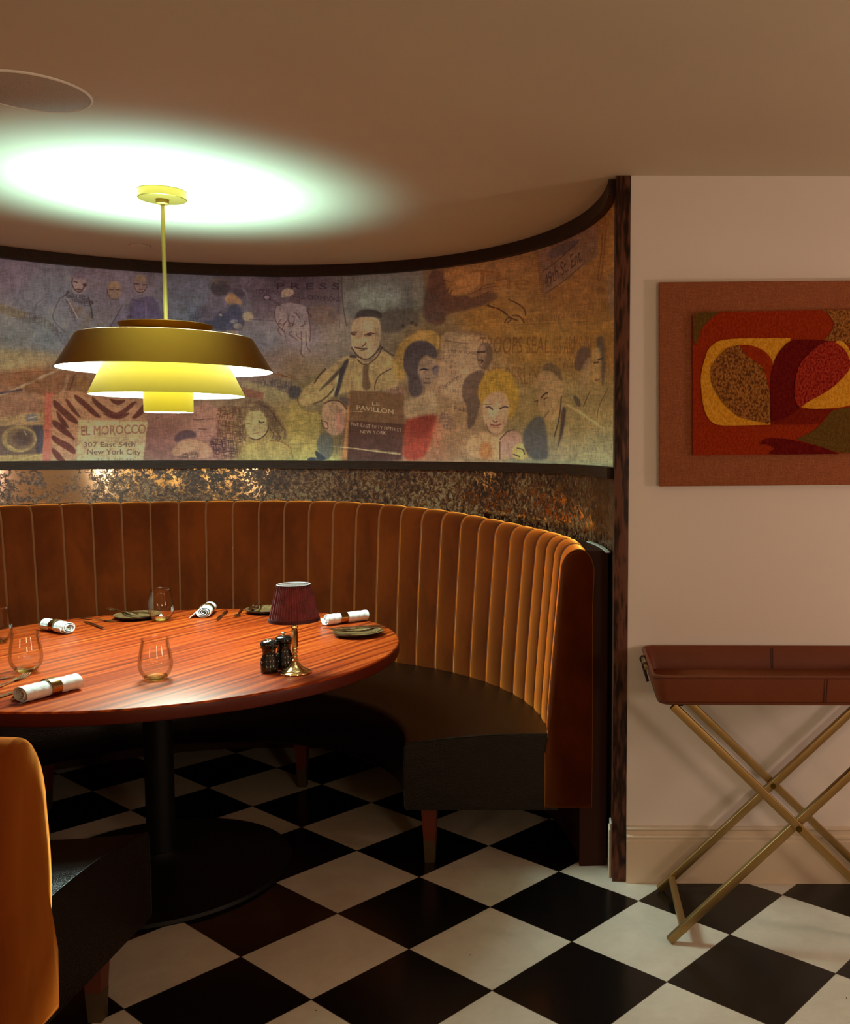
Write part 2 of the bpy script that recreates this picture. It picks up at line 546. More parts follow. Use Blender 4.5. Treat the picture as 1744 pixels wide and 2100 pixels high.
def pmask(p, pad):
    x0 = max(0, int(p[:, 0].min() - pad)); x1 = min(MW, int(p[:, 0].max() + pad) + 1)
    y0 = max(0, int(p[:, 1].min() - pad)); y1 = min(MH, int(p[:, 1].max() + pad) + 1)
    if x1 <= x0 or y1 <= y0: return None
    X = np.arange(x0, x1)[None] + .5; Y = np.arange(y0, y1)[:, None] + .5
    m = np.zeros((y1 - y0, x1 - x0), bool); n = len(p)
    for i in range(n):
        ax, ay = p[i]; bx_, by_ = p[(i + 1) % n]
        if ay == by_: continue
        c = ((ay <= Y) & (Y < by_)) | ((by_ <= Y) & (Y < ay))
        xi = ax + (Y - ay) * (bx_ - ax) / (by_ - ay)
        m ^= c & (X < xi)
    return m.astype(float), (slice(y0, y1), slice(x0, x1))


def blend(sl, m, rgb):
    CV[sl] = CV[sl] * (1 - m[..., None]) + np.array(rgb, float) * m[..., None]


def poly(crop, pts, rgb, a=1., bl=1, sm=True, hatch=None, mot=.35):
    p = tc(crop, pts)
    if sm: p = chaikin(p)
    r = pmask(p, bl * 2 + 2)
    if r is None: return
    m, sl = r; m = blur(m, bl)
    if hatch is not None: m = m * (hatch[sl] if not isinstance(hatch, float) else hatch)
    m = m * np.clip(1 - mot + mot * 2 * N_mot[sl], 0, 1)
    blend(sl, m * a, rgb)


def line(crop, pts, w, rgb, a=1., sm=True, rough=.5):
    p = tc(crop, pts)
    if sm and len(p) > 2: p = chaikin(p, False)
    w = w * MS / 2 / 1.0
    x0 = max(0, int(p[:, 0].min() - w - 2)); x1 = min(MW, int(p[:, 0].max() + w + 3))
    y0 = max(0, int(p[:, 1].min() - w - 2)); y1 = min(MH, int(p[:, 1].max() + w + 3))
    if x1 <= x0 or y1 <= y0: return
    X, Y = np.meshgrid(np.arange(x0, x1) + .5, np.arange(y0, y1) + .5); D = np.full(X.shape, 1e9)
    for i in range(len(p) - 1):
        a_, b_ = p[i], p[i + 1]; d = b_ - a_; L = d @ d or 1
        t = np.clip(((X - a_[0]) * d[0] + (Y - a_[1]) * d[1]) / L, 0, 1)
        D = np.minimum(D, np.hypot(X - a_[0] - t * d[0], Y - a_[1] - t * d[1]))
    sl = (slice(y0, y1), slice(x0, x1))
    ww = w * (1 - rough + rough * 2 * N_mot[sl])
    blend(sl, np.clip(ww - D + .6, 0, 1) * a, rgb)


def ell(crop, cx, cy, rx, ry, rgb, a=1., bl=1, hatch=None, rot=0, mot=.35):
    c, s = math.cos(R_(rot)), math.sin(R_(rot))
    poly(crop, [(cx + rx * math.cos(t) * c - ry * math.sin(t) * s, cy + rx * math.cos(t) * s + ry * math.sin(t) * c) for t in np.linspace(0, 2 * PI, 29)[:-1]], rgb, a, bl, False, hatch, mot)


_glyphs = {}


def glyph_tris(txt):
    if txt in _glyphs: return _glyphs[txt]
    cu = bpy.data.curves.new('t', 'FONT'); cu.body = txt; cu.size = 1; cu.resolution_u = 3
    ob = bpy.data.objects.new('t', cu); COL.objects.link(ob)
    bpy.context.view_layer.update()
    me = ob.to_mesh(); me.calc_loop_triangles()
    V = np.array([v.co[:2] for v in me.vertices]) if len(me.vertices) else np.zeros((0, 2))
    T = [tuple(t.vertices) for t in me.loop_triangles]
    ob.to_mesh_clear(); bpy.data.objects.remove(ob); bpy.data.curves.remove(cu)
    _glyphs[txt] = (V, T); return V, T


def text(crop, txt, x, y, h, w, rgb, a=1., rise=0., shear=0., bl=0, mot=.6, bold=0):
    """baseline-left x,y ; cap height h ; total width w ; rise = y change across the width (crop pixels)"""
    V, T = glyph_tris(txt)
    if not len(V): return
    W = V[:, 0].max() - V[:, 0].min(); u = (V[:, 0] - V[:, 0].min()) / W; v = V[:, 1] / .70
    P = tc(crop, [(x + uu * w + vv * h * shear, y + uu * rise - vv * h) for uu, vv in zip(u, v)])
    x0 = max(0, int(P[:, 0].min()) - 4); x1 = min(MW, int(P[:, 0].max()) + 5)
    y0 = max(0, int(P[:, 1].min()) - 4); y1 = min(MH, int(P[:, 1].max()) + 5)
    if x1 <= x0 or y1 <= y0: return
    m = np.zeros((y1 - y0, x1 - x0))
    for t in T:
        q = P[list(t)]
        a0 = max(x0, int(q[:, 0].min())); a1 = min(x1, int(q[:, 0].max()) + 2); b0 = max(y0, int(q[:, 1].min())); b1 = min(y1, int(q[:, 1].max()) + 2)
        if a1 <= a0 or b1 <= b0: continue
        X, Y = np.meshgrid(np.arange(a0, a1) + .5, np.arange(b0, b1) + .5)
        e = []
        for i in range(3):
            s, t_ = q[i], q[(i + 1) % 3]; e.append((t_[0] - s[0]) * (Y - s[1]) - (t_[1] - s[1]) * (X - s[0]))
        ins = ((e[0] >= 0) & (e[1] >= 0) & (e[2] >= 0)) | ((e[0] <= 0) & (e[1] <= 0) & (e[2] <= 0))
        sub = m[b0 - y0:b1 - y0, a0 - x0:a1 - x0]; sub[ins] = 1
    if bold:
        m = np.maximum(m, np.roll(m, 1, 1)); m = np.maximum(m, np.roll(m, 1, 0))
    m = blur(m, bl)
    sl = (slice(y0, y1), slice(x0, x1))
    blend(sl, m * a * np.clip(1 - mot + mot * 2 * N_mot[sl], 0, 1), rgb)


INK = (62, 56, 68); INK2 = (58, 42, 38); SEP = (96, 62, 34)
# --- left third
poly(1, [(-60, 540), (60, 580), (160, 620), (300, 650), (440, 700), (520, 770), (600, 860), (560, 880), (440, 800), (340, 740), (160, 710), (60, 660), (-60, 600)], (74, 78, 78), .75, 3, hatch=HATCH)
poly(1, [(-60, 540), (60, 570), (160, 610), (260, 640), (260, 700), (100, 690), (-60, 620)], (98, 92, 66), .5, 4)
line(1, [(320, 740), (330, 600), (340, 560), (400, 520)], 1.6, INK, .5)
line(1, [(205, 330), (200, 430), (185, 470)], 1, INK, .4); line(1, [(100, 320), (100, 360)], 1, INK, .35)
# first figure
poly(1, [(640, 440), (560, 510), (510, 620), (485, 690), (540, 760), (600, 830), (620, 900), (610, 980), (700, 860), (860, 810), (900, 640), (870, 560), (850, 520), (780, 470), (700, 480)], (90, 98, 108), .8, 2)
poly(1, [(635, 430), (610, 500), (650, 520), (740, 560), (830, 600), (860, 560), (820, 490), (760, 470), (700, 480), (670, 430)], (66, 66, 76), .95, 2, hatch=HATCH)
poly(1, [(610, 510), (640, 520), (720, 640), (740, 720), (720, 800), (690, 700), (640, 600)], INK, .6, 2, hatch=HATCH)
poly(1, [(660, 540), (760, 570), (840, 640), (860, 740), (850, 800), (730, 800), (740, 720), (700, 620)], (106, 92, 80), .75, 2, hatch=HATCH)
line(1, [(615, 500), (660, 560), (730, 700)], 2.2, (138, 128, 118), .9)
ell(1, 745, 370, 68, 98, (112, 106, 112), .9, 2)
poly(1, [(680, 320), (690, 270), (750, 245), (810, 270), (815, 330), (760, 320), (700, 330)], (88, 84, 102), .9, 2)
line(1, [(680, 320), (672, 380), (700, 430), (730, 455), (765, 450), (790, 400)], 1.6, INK2, .85)
poly(1, [(770, 370), (820, 370), (800, 410), (780, 400)], INK2, .8, 1); line(1, [(690, 350), (725, 362)], 1.8, INK2, .8); line(1, [(715, 425), (760, 430)], 2.6, INK2, .75)
line(1, [(560, 510), (600, 495), (640, 440)], 1.6, INK, .8); line(1, [(560, 510), (500, 640), (490, 700), (560, 790), (620, 830)], 1.5, INK, .7)
line(1, [(830, 500), (860, 620), (865, 700)], 2, INK2, .8); poly(1, [(850, 520), (885, 560), (870, 570), (855, 550)], INK2, .8, 1)
poly(1, [(500, 760), (580, 840), (620, 920), (610, 980), (560, 920), (520, 850)], (76, 78, 100), .7, 3, hatch=HATCH)
# second and third figure
ell(1, 1070, 440, 66, 82, (122, 108, 88), .85, 2); poly(1, [(1000, 430), (1010, 370), (1070, 345), (1130, 370), (1140, 430), (1080, 400)], (120, 108, 72), .85, 2, hatch=HATCH)
line(1, [(1005, 430), (1010, 480), (1050, 520), (1110, 520)], 1.4, INK2, .8)
for x in (1045, 1105): line(1, [(x - 18, 430), (x + 18, 426)], 2, INK2, .8)
poly(1, [(1180, 560), (1120, 620), (1040, 760), (940, 800), (1040, 850), (1260, 820), (1260, 560)], (84, 86, 106), .8, 3); line(1, [(1150, 570), (1090, 680), (1040, 770)], 1.5, INK, .8)
ell(1, 1315, 380, 62, 88, (116, 104, 102), .85, 2); poly(1, [(1260, 350), (1270, 300), (1320, 285), (1375, 310), (1370, 360), (1310, 350)], (120, 106, 84), .7, 2)
line(1, [(1255, 370), (1262, 420), (1300, 460), (1350, 450), (1378, 400)], 1.4, INK2, .85); line(1, [(1265, 375), (1300, 378)], 2.2, INK2, .85); line(1, [(1340, 385), (1375, 385)], 2.2, INK2, .8); line(1, [(1305, 425), (1340, 427)], 1.6, INK2, .7)
poly(1, [(1230, 500), (1290, 520), (1380, 490), (1450, 500), (1500, 600), (1520, 760), (1180, 760), (1220, 620)], (72, 70, 104), .85, 3); line(1, [(1365, 540), (1370, 740)], 1.5, (110, 108, 120), .8)
poly(1, [(1190, 680), (1240, 650), (1260, 700), (1230, 740), (1170, 740)], INK, .8, 2, hatch=HATCH); line(1, [(1240, 520), (1290, 540), (1360, 545)], 2, INK, .7)
# desert horizon and road
poly(1, [(-60, 1020), (300, 1000), (560, 1030), (560, 1130), (300, 1150), (-60, 1180)], (128, 120, 88), .6, 6)
poly(1, [(-60, 1200), (200, 1190), (500, 1180), (720, 1230), (700, 1500), (420, 1420), (200, 1350), (-60, 1300)], (112, 76, 52), .7, 5)
line(1, [(-40, 1440), (150, 1360), (330, 1280), (540, 1180)], 5, (136, 122, 98), .75)
line(1, [(-40, 1410), (60, 1390), (200, 1370)], 4.5, INK, .75); line(1, [(60, 1220), (300, 1200), (520, 1190)], 1.3, SEP, .7)
line(1, [(640, 1230), (610, 1340), (570, 1460)], 7, (132, 108, 84), .6); line(1, [(700, 1230), (650, 1380)], 3, INK2, .5)
poly(1, [(720, 1250), (830, 1260), (820, 1380), (720, 1360)], (122, 88, 50), .7, 4)
for k in range(7): line(1, [(80 + k * 30, 1240 + k * 12), (260 + k * 20, 1260 + (k % 3) * 18), (380, 1290 + k * 8)], 1, SEP, .45)
# camera drawing
poly(1, [(-60, 1480), (100, 1400), (420, 1390), (420, 1600), (60, 1640), (-60, 1640)], (120, 92, 72), .6, 4)
for k in range(6): line(1, [(60, 1480 + k * 22), (200, 1500 + k * 14), (380, 1470 + k * 20)], 1, (96, 70, 56), .5)
poly(1, [(-60, 1640), (240, 1590), (410, 1580), (410, 1700), (-60, 1740)], (130, 114, 78), .8, 2, sm=False)
poly(1, [(240, 1600), (340, 1595), (355, 1660), (245, 1665)], (84, 84, 84), .9, 1, sm=False); line(1, [(255, 1640), (335, 1620)], 2, (126, 122, 108), .8)
poly(1, [(-60, 1710), (410, 1700), (405, 1970), (-60, 1990)], (78, 66, 58), .85, 2, sm=False, hatch=None)
poly(1, [(290, 1705), (410, 1700), (405, 1960), (330, 1960), (350, 1850), (330, 1760)], (58, 58, 66), .8, 2)
ell(1, 180, 1830, 165, 125, (128, 112, 68), .9, 2); ell(1, 190, 1828, 132, 100, (96, 80, 62), .95, 2); ell(1, 215, 1825, 92, 72, (70, 58, 52), .8, 6)
line(1, [(230, 1760), (245, 1790)], 2.4, (140, 130, 108), .8); line(1, [(90, 1890), (140, 1930), (210, 1945)], 3, (140, 124, 74), .7)
poly(1, [(-60, 1990), (200, 1975), (400, 1970), (400, 2060), (-60, 2060)], (126, 104, 62), .7, 3)
line(1, [(100, 2050), (300, 1990), (400, 1975)], 3, (150, 128, 72), .7)
# red stripe
poly(1, [(425, 1400), (500, 1400), (480, 1700), (480, 2050), (395, 2050), (415, 1800)], (152, 76, 62), .85, 2, sm=False)
# zebra panel
poly(1, [(490, 1420), (640, 1370), (840, 1400), (1370, 1460), (1380, 1660), (740, 1650), (715, 2050), (480, 2050)], (136, 100, 72), .8, 2, sm=False)
ZB = (74, 42, 36)
for q in ([(500, 1440), (600, 1540), (720, 1640), (740, 1700), (640, 1660), (560, 1580), (495, 1520)], [(610, 1440), (660, 1480), (740, 1600), (770, 1640), (700, 1600), (620, 1500)],
          [(690, 1400), (800, 1470), (900, 1570), (960, 1640), (880, 1620), (800, 1540), (700, 1460)], [(860, 1420), (920, 1480), (1030, 1560), (1090, 1590), (1160, 1550), (1240, 1480), (1290, 1480), (1200, 1570), (1110, 1640), (1060, 1630), (950, 1570), (860, 1480)],
          [(1220, 1640), (1290, 1570), (1350, 1490), (1375, 1480), (1370, 1560), (1290, 1640)], [(940, 1580), (1060, 1650), (1160, 1640), (1240, 1570), (1100, 1610), (1010, 1600)],
          [(490, 1640), (580, 1690), (650, 1760), (720, 1850), (640, 1810), (560, 1760), (490, 1700)], [(485, 1780), (560, 1830), (650, 1870), (715, 1930), (705, 1985), (620, 1930), (485, 1850)],
          [(485, 1900), (560, 1960), (600, 2020), (640, 2055), (560, 2055), (485, 1960)], [(520, 1540), (600, 1640), (660, 1740), (600, 1720), (540, 1640)], [(1000, 1440), (1100, 1470), (1200, 1460), (1100, 1530)]):
    poly(1, q, ZB, .85, 1)
# restaurant card
poly(1, [(735, 1650), (1385, 1665), (1340, 2060), (715, 2060)], (150, 132, 92), .85, 2, sm=False)
text(1, 'EL MOROCCO', 760, 1795, 84, 605, (112, 76, 58), .95, rise=-20, bl=0, bold=1)
text(1, '307 East 54th', 785, 1905, 46, 480, (66, 46, 40), .85, rise=-2)
text(1, 'New York City', 820, 1975, 52, 500, (66, 46, 40), .85, rise=2)
text(1, '753-8040', 895, 2050, 40, 360, (90, 70, 54), .7)
# --- second third (crop 2)
poly(2, [(560, 240), (700, 330), (880, 480), (900, 560), (920, 650), (840, 700), (700, 690), (480, 620), (400, 560), (440, 480), (540, 380)], (84, 82, 98), .8, 3)
poly(2, [(320, 590), (370, 510), (450, 440), (530, 460), (480, 560), (400, 630)], (64, 70, 92), .85, 3, hatch=HATCH)
ell(2, 660, 255, 100, 80, (62, 60, 66), .9, 3); poly(2, [(550, 160), (620, 145), (720, 170), (760, 240), (680, 210), (600, 220), (570, 200)], (104, 96, 74), .85, 2, hatch=HATCH)
ell(2, 850, 305, 62, 42, (64, 62, 76), .85, 3, rot=30)
poly(2, [(700, 350), (780, 290), (830, 340), (890, 390), (880, 440), (820, 400), (760, 430), (720, 400)], (136, 112, 76), .85, 2)
poly(2, [(760, 440), (830, 410), (890, 490), (910, 600), (870, 690), (700, 700), (500, 640), (480, 580), (600, 590), (640, 480), (720, 520)], (58, 66, 88), .85, 3)
poly(2, [(640, 520), (670, 515), (690, 540), (660, 545)], (132, 132, 118), .85, 1)
ell(2, 945, 545, 58, 48, (134, 128, 104), .85, 2); ell(2, 840, 645, 45, 30, (122, 122, 112), .9, 2)
poly(2, [(740, 600), (800, 570), (860, 590), (800, 620)], (110, 112, 116), .8, 2); poly(2, [(640, 720), (760, 680), (850, 700), (830, 760), (700, 740)], (134, 124, 98), .7, 2)
line(2, [(900, 250), (960, 180), (1040, 140)], 1.5, INK, .5); line(2, [(880, 260), (930, 290), (940, 430)], 1.5, (116, 108, 114), .7)
# press poster
poly(2, [(980, 150), (1300, 135), (1920, 120), (1900, 640), (1560, 620), (1200, 580), (960, 570), (980, 300)], (76, 68, 78), .55, 4)
text(2, 'P R E S S', 1240, 262, 62, 640, (48, 42, 52), .85, rise=4, bold=1)
text(2, 'TOURNAMENT', 1015, 310, 50, 420, (52, 44, 54), .8, rise=20); text(2, 'CHAMPIONS', 1560, 372, 50, 330, (52, 44, 54), .8, rise=25)
line(2, [(960, 575), (1200, 588), (1560, 625)], 1.4, INK, .6)
poly(2, [(1550, 420), (1860, 430), (1860, 640), (1580, 620)], (112, 88, 62), .6, 4, hatch=HATCH)
# ball player
poly(2, [(1240, 430), (1380, 400), (1540, 430), (1560, 520), (1590, 640), (1580, 900), (1540, 880), (1500, 960), (1480, 760), (1330, 720), (1230, 620), (1210, 520)], (118, 110, 112), .75, 2)
poly(2, [(1280, 290), (1340, 250), (1420, 270), (1410, 330), (1320, 350), (1290, 360)], (132, 122, 104), .9, 2); poly(2, [(1360, 330), (1480, 310), (1550, 360), (1520, 420), (1400, 410)], (66, 56, 60), .85, 2, hatch=HATCH)
ell(2, 1140, 350, 44, 30, (58, 52, 60), .9, 2); ell(2, 1138, 350, 26, 17, (120, 112, 116), .9, 1)
line(2, [(1170, 370), (1230, 400), (1270, 430)], 5, INK, .65)
for k in range(14):
    rg = random.Random(k + 40); x = 1260 + rg.random() * 290; y = 470 + rg.random() * 260
    line(2, [(x, y), (x + rg.uniform(-40, 60), y + rg.uniform(10, 60)), (x + rg.uniform(-60, 60), y + rg.uniform(40, 110))], 1.7, (78, 54, 56), .75)
for q in ([(1240, 430), (1210, 520), (1240, 620), (1310, 700)], [(1560, 460), (1570, 560), (1590, 680), (1580, 800)], [(1490, 700), (1500, 860), (1480, 930), (1520, 960)], [(1540, 700), (1540, 850), (1590, 910)], [(1320, 690), (1330, 760)]):
    line(2, q, 1.6, (78, 54, 56), .8)
# dunes / debris right of the lamp
poly(2, [(1180, 1190), (1320, 1200), (1500, 1280), (1450, 1380), (1250, 1300), (900, 1220)], (66, 64, 68), .8, 3, hatch=HATCH)
poly(2, [(860, 1200), (1100, 1240), (1340, 1320), (1440, 1400), (1100, 1420), (900, 1330)], (118, 112, 78), .7, 3)
poly(2, [(880, 1270), (1110, 1330), (1100, 1400), (900, 1370)], (112, 70, 58), .85, 2, sm=False)
for k in range(8): line(2, [(1150 + k * 30, 1120 + (k % 3) * 18), (1300 + k * 20, 1150 + k * 6)], 1.4, (96, 62, 34), .55)
# lower portraits
poly(2, [(380, 1440), (620, 1440), (650, 1600), (640, 1800), (520, 1830), (420, 1800), (360, 1680)], (126, 92, 80), .8, 3)
poly(2, [(600, 1500), (720, 1460), (900, 1480), (900, 1800), (860, 2020), (560, 2010), (600, 1900), (520, 1830), (640, 1780)], (84, 54, 44), .8, 3, hatch=HATCH)
text(2, 'Plaza', 590, 1600, 80, 230, (138, 104, 84), .8, rise=20, shear=.35)
poly(2, [(180, 1790), (260, 1710), (410, 1720), (418, 1800), (280, 1800), (200, 1850)], (66, 52, 54), .85, 2, hatch=None)
poly(2, [(130, 1990), (200, 1860), (330, 1790), (480, 1830), (580, 1900), (590, 2010)], (136, 104, 74), .7, 3)
poly(2, [(220, 1970), (440, 1920), (460, 2010), (220, 2010)], (66, 50, 46), .8, 2, hatch=HATCH)
poly(2, [(520, 1820), (660, 1770), (840, 1820), (840, 1990), (620, 1980)], (60, 46, 48), .75, 3, hatch=HATCH)
for q in ([(380, 1600), (430, 1610), (500, 1600)], [(530, 1600), (600, 1595)], [(440, 1700), (520, 1705)]): line(2, q, 1.8, INK2, .6)
poly(2, [(840, 1480), (920, 1400), (1100, 1400), (1230, 1500), (1300, 1640), (1350, 1760), (1300, 1850), (1160, 1780), (1150, 1640), (1080, 1520), (930, 1520), (920, 1700), (940, 1830), (840, 1820), (830, 1640)], (88, 70, 54), .9, 2, hatch=HATCH)
poly(2, [(1000, 1410), (1120, 1420), (1220, 1520), (1290, 1680), (1180, 1700), (1140, 1560), (1060, 1480)], (78, 62, 50), .7, 3)
poly(2, [(915, 1540), (1060, 1500), (1120, 1560), (1150, 1660), (1130, 1760), (1040, 1815), (960, 1780), (920, 1700)], (134, 124, 84), .95, 1)
line(2, [(960, 1790), (1040, 1820), (1130, 1760), (1160, 1680)], 2, INK2, .9); line(2, [(1060, 1625), (1080, 1640), (1110, 1630)], 2.4, INK2, .9); line(2, [(930, 1650), (960, 1645)], 1.6, INK2, .6)
line(2, [(1000, 1745), (1050, 1742)], 1.6, (120, 80, 60), .8)
for q in ([(1170, 1700), (1220, 1760), (1190, 1800)], [(1230, 1720), (1290, 1790), (1250, 1830)], [(850, 1700), (880, 1780), (930, 1830)], [(1200, 1540), (1270, 1650), (1330, 1720)], [(1060, 1440), (1180, 1500), (1240, 1620)]): line(2, q, 1.7, INK2, .6)
poly(2, [(850, 2020), (880, 1900), (1000, 1830), (1150, 1820), (1300, 1840), (1390, 1900), (1400, 2020)], (132, 116, 62), .7, 3); line(2, [(1180, 1820), (1300, 1830), (1390, 1900), (1405, 2000)], 1.6, SEP, .7)
line(2, [(1390, 1860), (1520, 1855), (1610, 1850)], 2.4, (84, 74, 50), .7); poly(2, [(1560, 2020), (1600, 1985), (1720, 2010), (1720, 2030)], (52, 56, 60), .85, 1)
# --- third (crop 3): frame, man with tie, menu cover, woman
poly(3, [(490, 130), (560, 120), (600, 460), (540, 560), (500, 500)], (92, 98, 96), .7, 3, sm=False)
poly(3, [(500, 140), (1300, 70), (1290, 130), (540, 190)], (96, 94, 88), .6, 3, sm=False)
poly(3, [(540, 180), (1190, 130), (1200, 440), (900, 480), (600, 560), (560, 500)], (80, 84, 80), .8, 4, sm=False)
ell(3, 830, 330, 240, 150, (108, 124, 116), .75, 22, mot=.2)
poly(3, [(1190, 130), (1300, 120), (1310, 440), (1200, 450)], (94, 96, 86), .7, 3, sm=False)
line(3, [(490, 130), (500, 420), (540, 620)], 2, (58, 52, 50), .6); line(3, [(455, 130), (470, 640)], 1.4, (58, 50, 58), .5)
poly(3, [(880, 480), (1190, 440), (1290, 560), (1100, 640), (1060, 690), (880, 700), (860, 560)], (70, 66, 58), .85, 4, hatch=None)
poly(3, [(850, 690), (1080, 690), (1040, 800), (980, 920), (860, 860)], (94, 84, 64), .7, 4, hatch=HATCH)
for x, y in ((1100, 620), (1190, 590), (1230, 610)): ell(3, x, y, 20, 18, (50, 46, 42), .7, 2)
# man
poly(3, [(640, 480), (720, 450), (830, 460), (900, 500), (880, 560), (780, 530), (640, 540), (610, 600)], (56, 52, 48), .9, 2)
poly(3, [(600, 560), (700, 530), (860, 540), (880, 660), (870, 800), (800, 920), (740, 965), (660, 920), (590, 840), (580, 700)], (146, 120, 90), .95, 2, mot=.2)
poly(3, [(790, 545), (865, 545), (885, 680), (870, 810), (800, 910), (830, 760)], (116, 106, 80), .7, 5)
line(3, [(585, 700), (600, 680), (640, 690)], 2, INK2, .85); line(3, [(720, 715), (770, 690), (820, 700)], 2, INK2, .85); ell(3, 610, 705, 22, 13, INK2, .8, 1); ell(3, 765, 710, 26, 13, INK2, .8, 1)
line(3, [(690, 830), (725, 805), (730, 790)], 1.8, INK2, .8); line(3, [(625, 835), (680, 850), (740, 850)], 2.4, INK2, .8); line(3, [(670, 870), (720, 860)], 1.4, INK2, .7)
line(3, [(590, 840), (650, 930), (740, 965), (830, 900), (880, 810)], 2, INK2, .85)
poly(3, [(560, 900), (660, 940), (760, 1000), (890, 850), (1000, 930), (1060, 1080), (1050, 1240), (1000, 1260), (560, 1280), (420, 1310), (200, 1480), (60, 1400), (80, 1280), (200, 1180), (330, 1080), (430, 990)], (138, 116, 74), .85, 3)
poly(3, [(540, 940), (570, 960), (520, 1080), (490, 1200), (450, 1330), (410, 1330), (440, 1200), (470, 1060)], (54, 50, 56), .95, 2)
poly(3, [(500, 1010), (480, 1080), (380, 1190), (230, 1300), (330, 1190)], (60, 50, 46), .8, 2); line(3, [(450, 1200), (330, 1350), (210, 1400)], 3, (58, 50, 48), .8)
poly(3, [(440, 1120), (470, 1100), (440, 1240), (400, 1330), (380, 1320), (430, 1220)], (136, 128, 92), .9, 1)
line(3, [(330, 1050), (270, 1110), (220, 1190)], 3.4, (66, 48, 36), .8)
poly(3, [(50, 1400), (100, 1470), (200, 1480), (290, 1440), (330, 1340), (240, 1380), (140, 1420)], (78, 70, 54), .55, 5)
line(3, [(60, 1280), (50, 1390), (120, 1470), (220, 1480)], 2, INK2, .6)
poly(3, [(700, 1020), (740, 1000), (770, 1030), (750, 1080), (770, 1180), (780, 1260), (690, 1260), (700, 1120)], (84, 66, 50), .9, 2, hatch=None)
for q in ([(650, 960), (700, 1010), (740, 1000)], [(750, 1010), (850, 930), (890, 840)], [(980, 1050), (860, 1110), (820, 1200), (820, 1260)], [(880, 830), (970, 900), (1010, 920)], [(860, 860), (900, 830)]): line(3, q, 2.2, INK2, .75)
# collar dark
poly(3, [(550, 930), (600, 900), (650, 930), (620, 950)], (56, 50, 48), .8, 2)
poly(3, [(-40, 1220), (60, 1220), (100, 1250), (60, 1350), (-40, 1350)], (58, 56, 60), .85, 3)
poly(3, [(-40, 1350), (60, 1380), (140, 1470), (290, 1480), (280, 1640), (250, 1760), (230, 1960), (-40, 1960)], (132, 118, 58), .55, 4)
# menu cover
poly(3, [(575, 1260), (1110, 1300), (1100, 1960), (490, 1960), (520, 1640)], (92, 66, 44), .85, 2, sm=False)
poly(3, [(530, 1560), (1130, 1600), (1080, 1960), (500, 1960)], (66, 46, 38), .85, 3, sm=False)
poly(3, [(510, 1800), (560, 1300), (575, 1300), (545, 1960), (490, 1960)], (140, 96, 52), .8, 2, sm=False)
CH = (160, 140, 108)
text(3, 'LE', 795, 1415, 34, 75, CH, .85); text(3, 'PAVILLON', 640, 1455, 46, 365, CH, .85, rise=45)
text(3, 'FIVE EAST FIFTY FIFTH ST', 585, 1615, 34, 500, CH, .75, rise=62); text(3, 'NEW YORK', 675, 1690, 34, 260, CH, .75, rise=14)
line(3, [(380, 1820), (620, 1840), (900, 1880), (1070, 1900)], 2, (160, 140, 90), .7); line(3, [(780, 1860), (1070, 1895)], 5, (140, 120, 78), .5)
line(3, [(540, 1470), (700, 1475)], 1.5, CH, .6)
# child portrait
poly(3, [(290, 1460), (310, 1390), (420, 1350), (520, 1400), (540, 1500), (520, 1650), (440, 1720), (350, 1690), (300, 1600)], (132, 104, 80), .9, 2)
poly(3, [(430, 1470), (530, 1460), (530, 1640), (460, 1720), (430, 1600)], (126, 82, 70), .6, 5); line(3, [(310, 1400), (380, 1360), (480, 1370), (540, 1450)], 2, INK2, .8); line(3, [(290, 1560), (300, 1620), (360, 1660), (350, 1580), (310, 1570)], 1.5, INK2, .7)
poly(3, [(280, 1700), (340, 1680), (400, 1740), (420, 1830), (380, 1940), (320, 1960), (250, 1860), (240, 1780)], (72, 74, 66), .9, 2, hatch=None); poly(3, [(420, 1720), (480, 1710), (480, 1880), (430, 1880)], (84, 70, 50), .8, 2, hatch=HATV)
poly(3, [(220, 1850), (290, 1900), (350, 1960), (240, 1950)], (44, 48, 56), .9, 1); poly(3, [(150, 1940), (210, 1925), (240, 1965), (150, 1965)], (48, 52, 60), .9, 1)
poly(3, [(460, 1330), (580, 1330), (560, 1430), (520, 1400), (470, 1360)], (74, 62, 62), .8, 3)
# woman
poly(3, [(1000, 980), (1060, 800), (1200, 690), (1340, 650), (1460, 700), (1500, 800), (1440, 880), (1300, 760), (1180, 800), (1120, 960), (1130, 1100), (1080, 1200), (1000, 1080)], (140, 108, 50), .8, 4)
poly(3, [(1100, 960), (1130, 830), (1240, 760), (1370, 780), (1450, 870), (1430, 970), (1330, 900), (1270, 960), (1250, 1080), (1300, 1200), (1280, 1320), (1200, 1340), (1150, 1260), (1160, 1130), (1110, 1060)], (66, 58, 60), .95, 2, mot=.2)
poly(3, [(1290, 930), (1400, 940), (1440, 1000), (1450, 1100), (1400, 1190), (1330, 1250), (1280, 1200), (1240, 1080), (1260, 980)], (116, 96, 78), .95, 3, mot=.2)
poly(3, [(1150, 1100), (1260, 1080), (1300, 1200), (1330, 1250), (1250, 1340), (1160, 1320)], (72, 62, 60), .7, 6)
line(3, [(1270, 1060), (1310, 1048), (1350, 1060)], 2.8, (40, 34, 40), .9); line(3, [(1400, 1050), (1440, 1020)], 2.8, (40, 34, 40), .9); line(3, [(1325, 1145), (1370, 1150)], 2, INK2, .8); line(3, [(1310, 1190), (1370, 1190)], 3.2, (66, 44, 44), .9)
poly(3, [(1380, 1080), (1400, 1020), (1455, 1010), (1460, 1060), (1440, 1140)], (80, 70, 74), .7, 2)
ell(3, 1040, 1270, 100, 40, (100, 72, 66), .8, 3, hatch=HATCH); poly(3, [(1110, 1330), (1280, 1330), (1400, 1220), (1450, 1400), (1440, 1500), (1200, 1560), (1110, 1540)], (128, 108, 80), .75, 4)
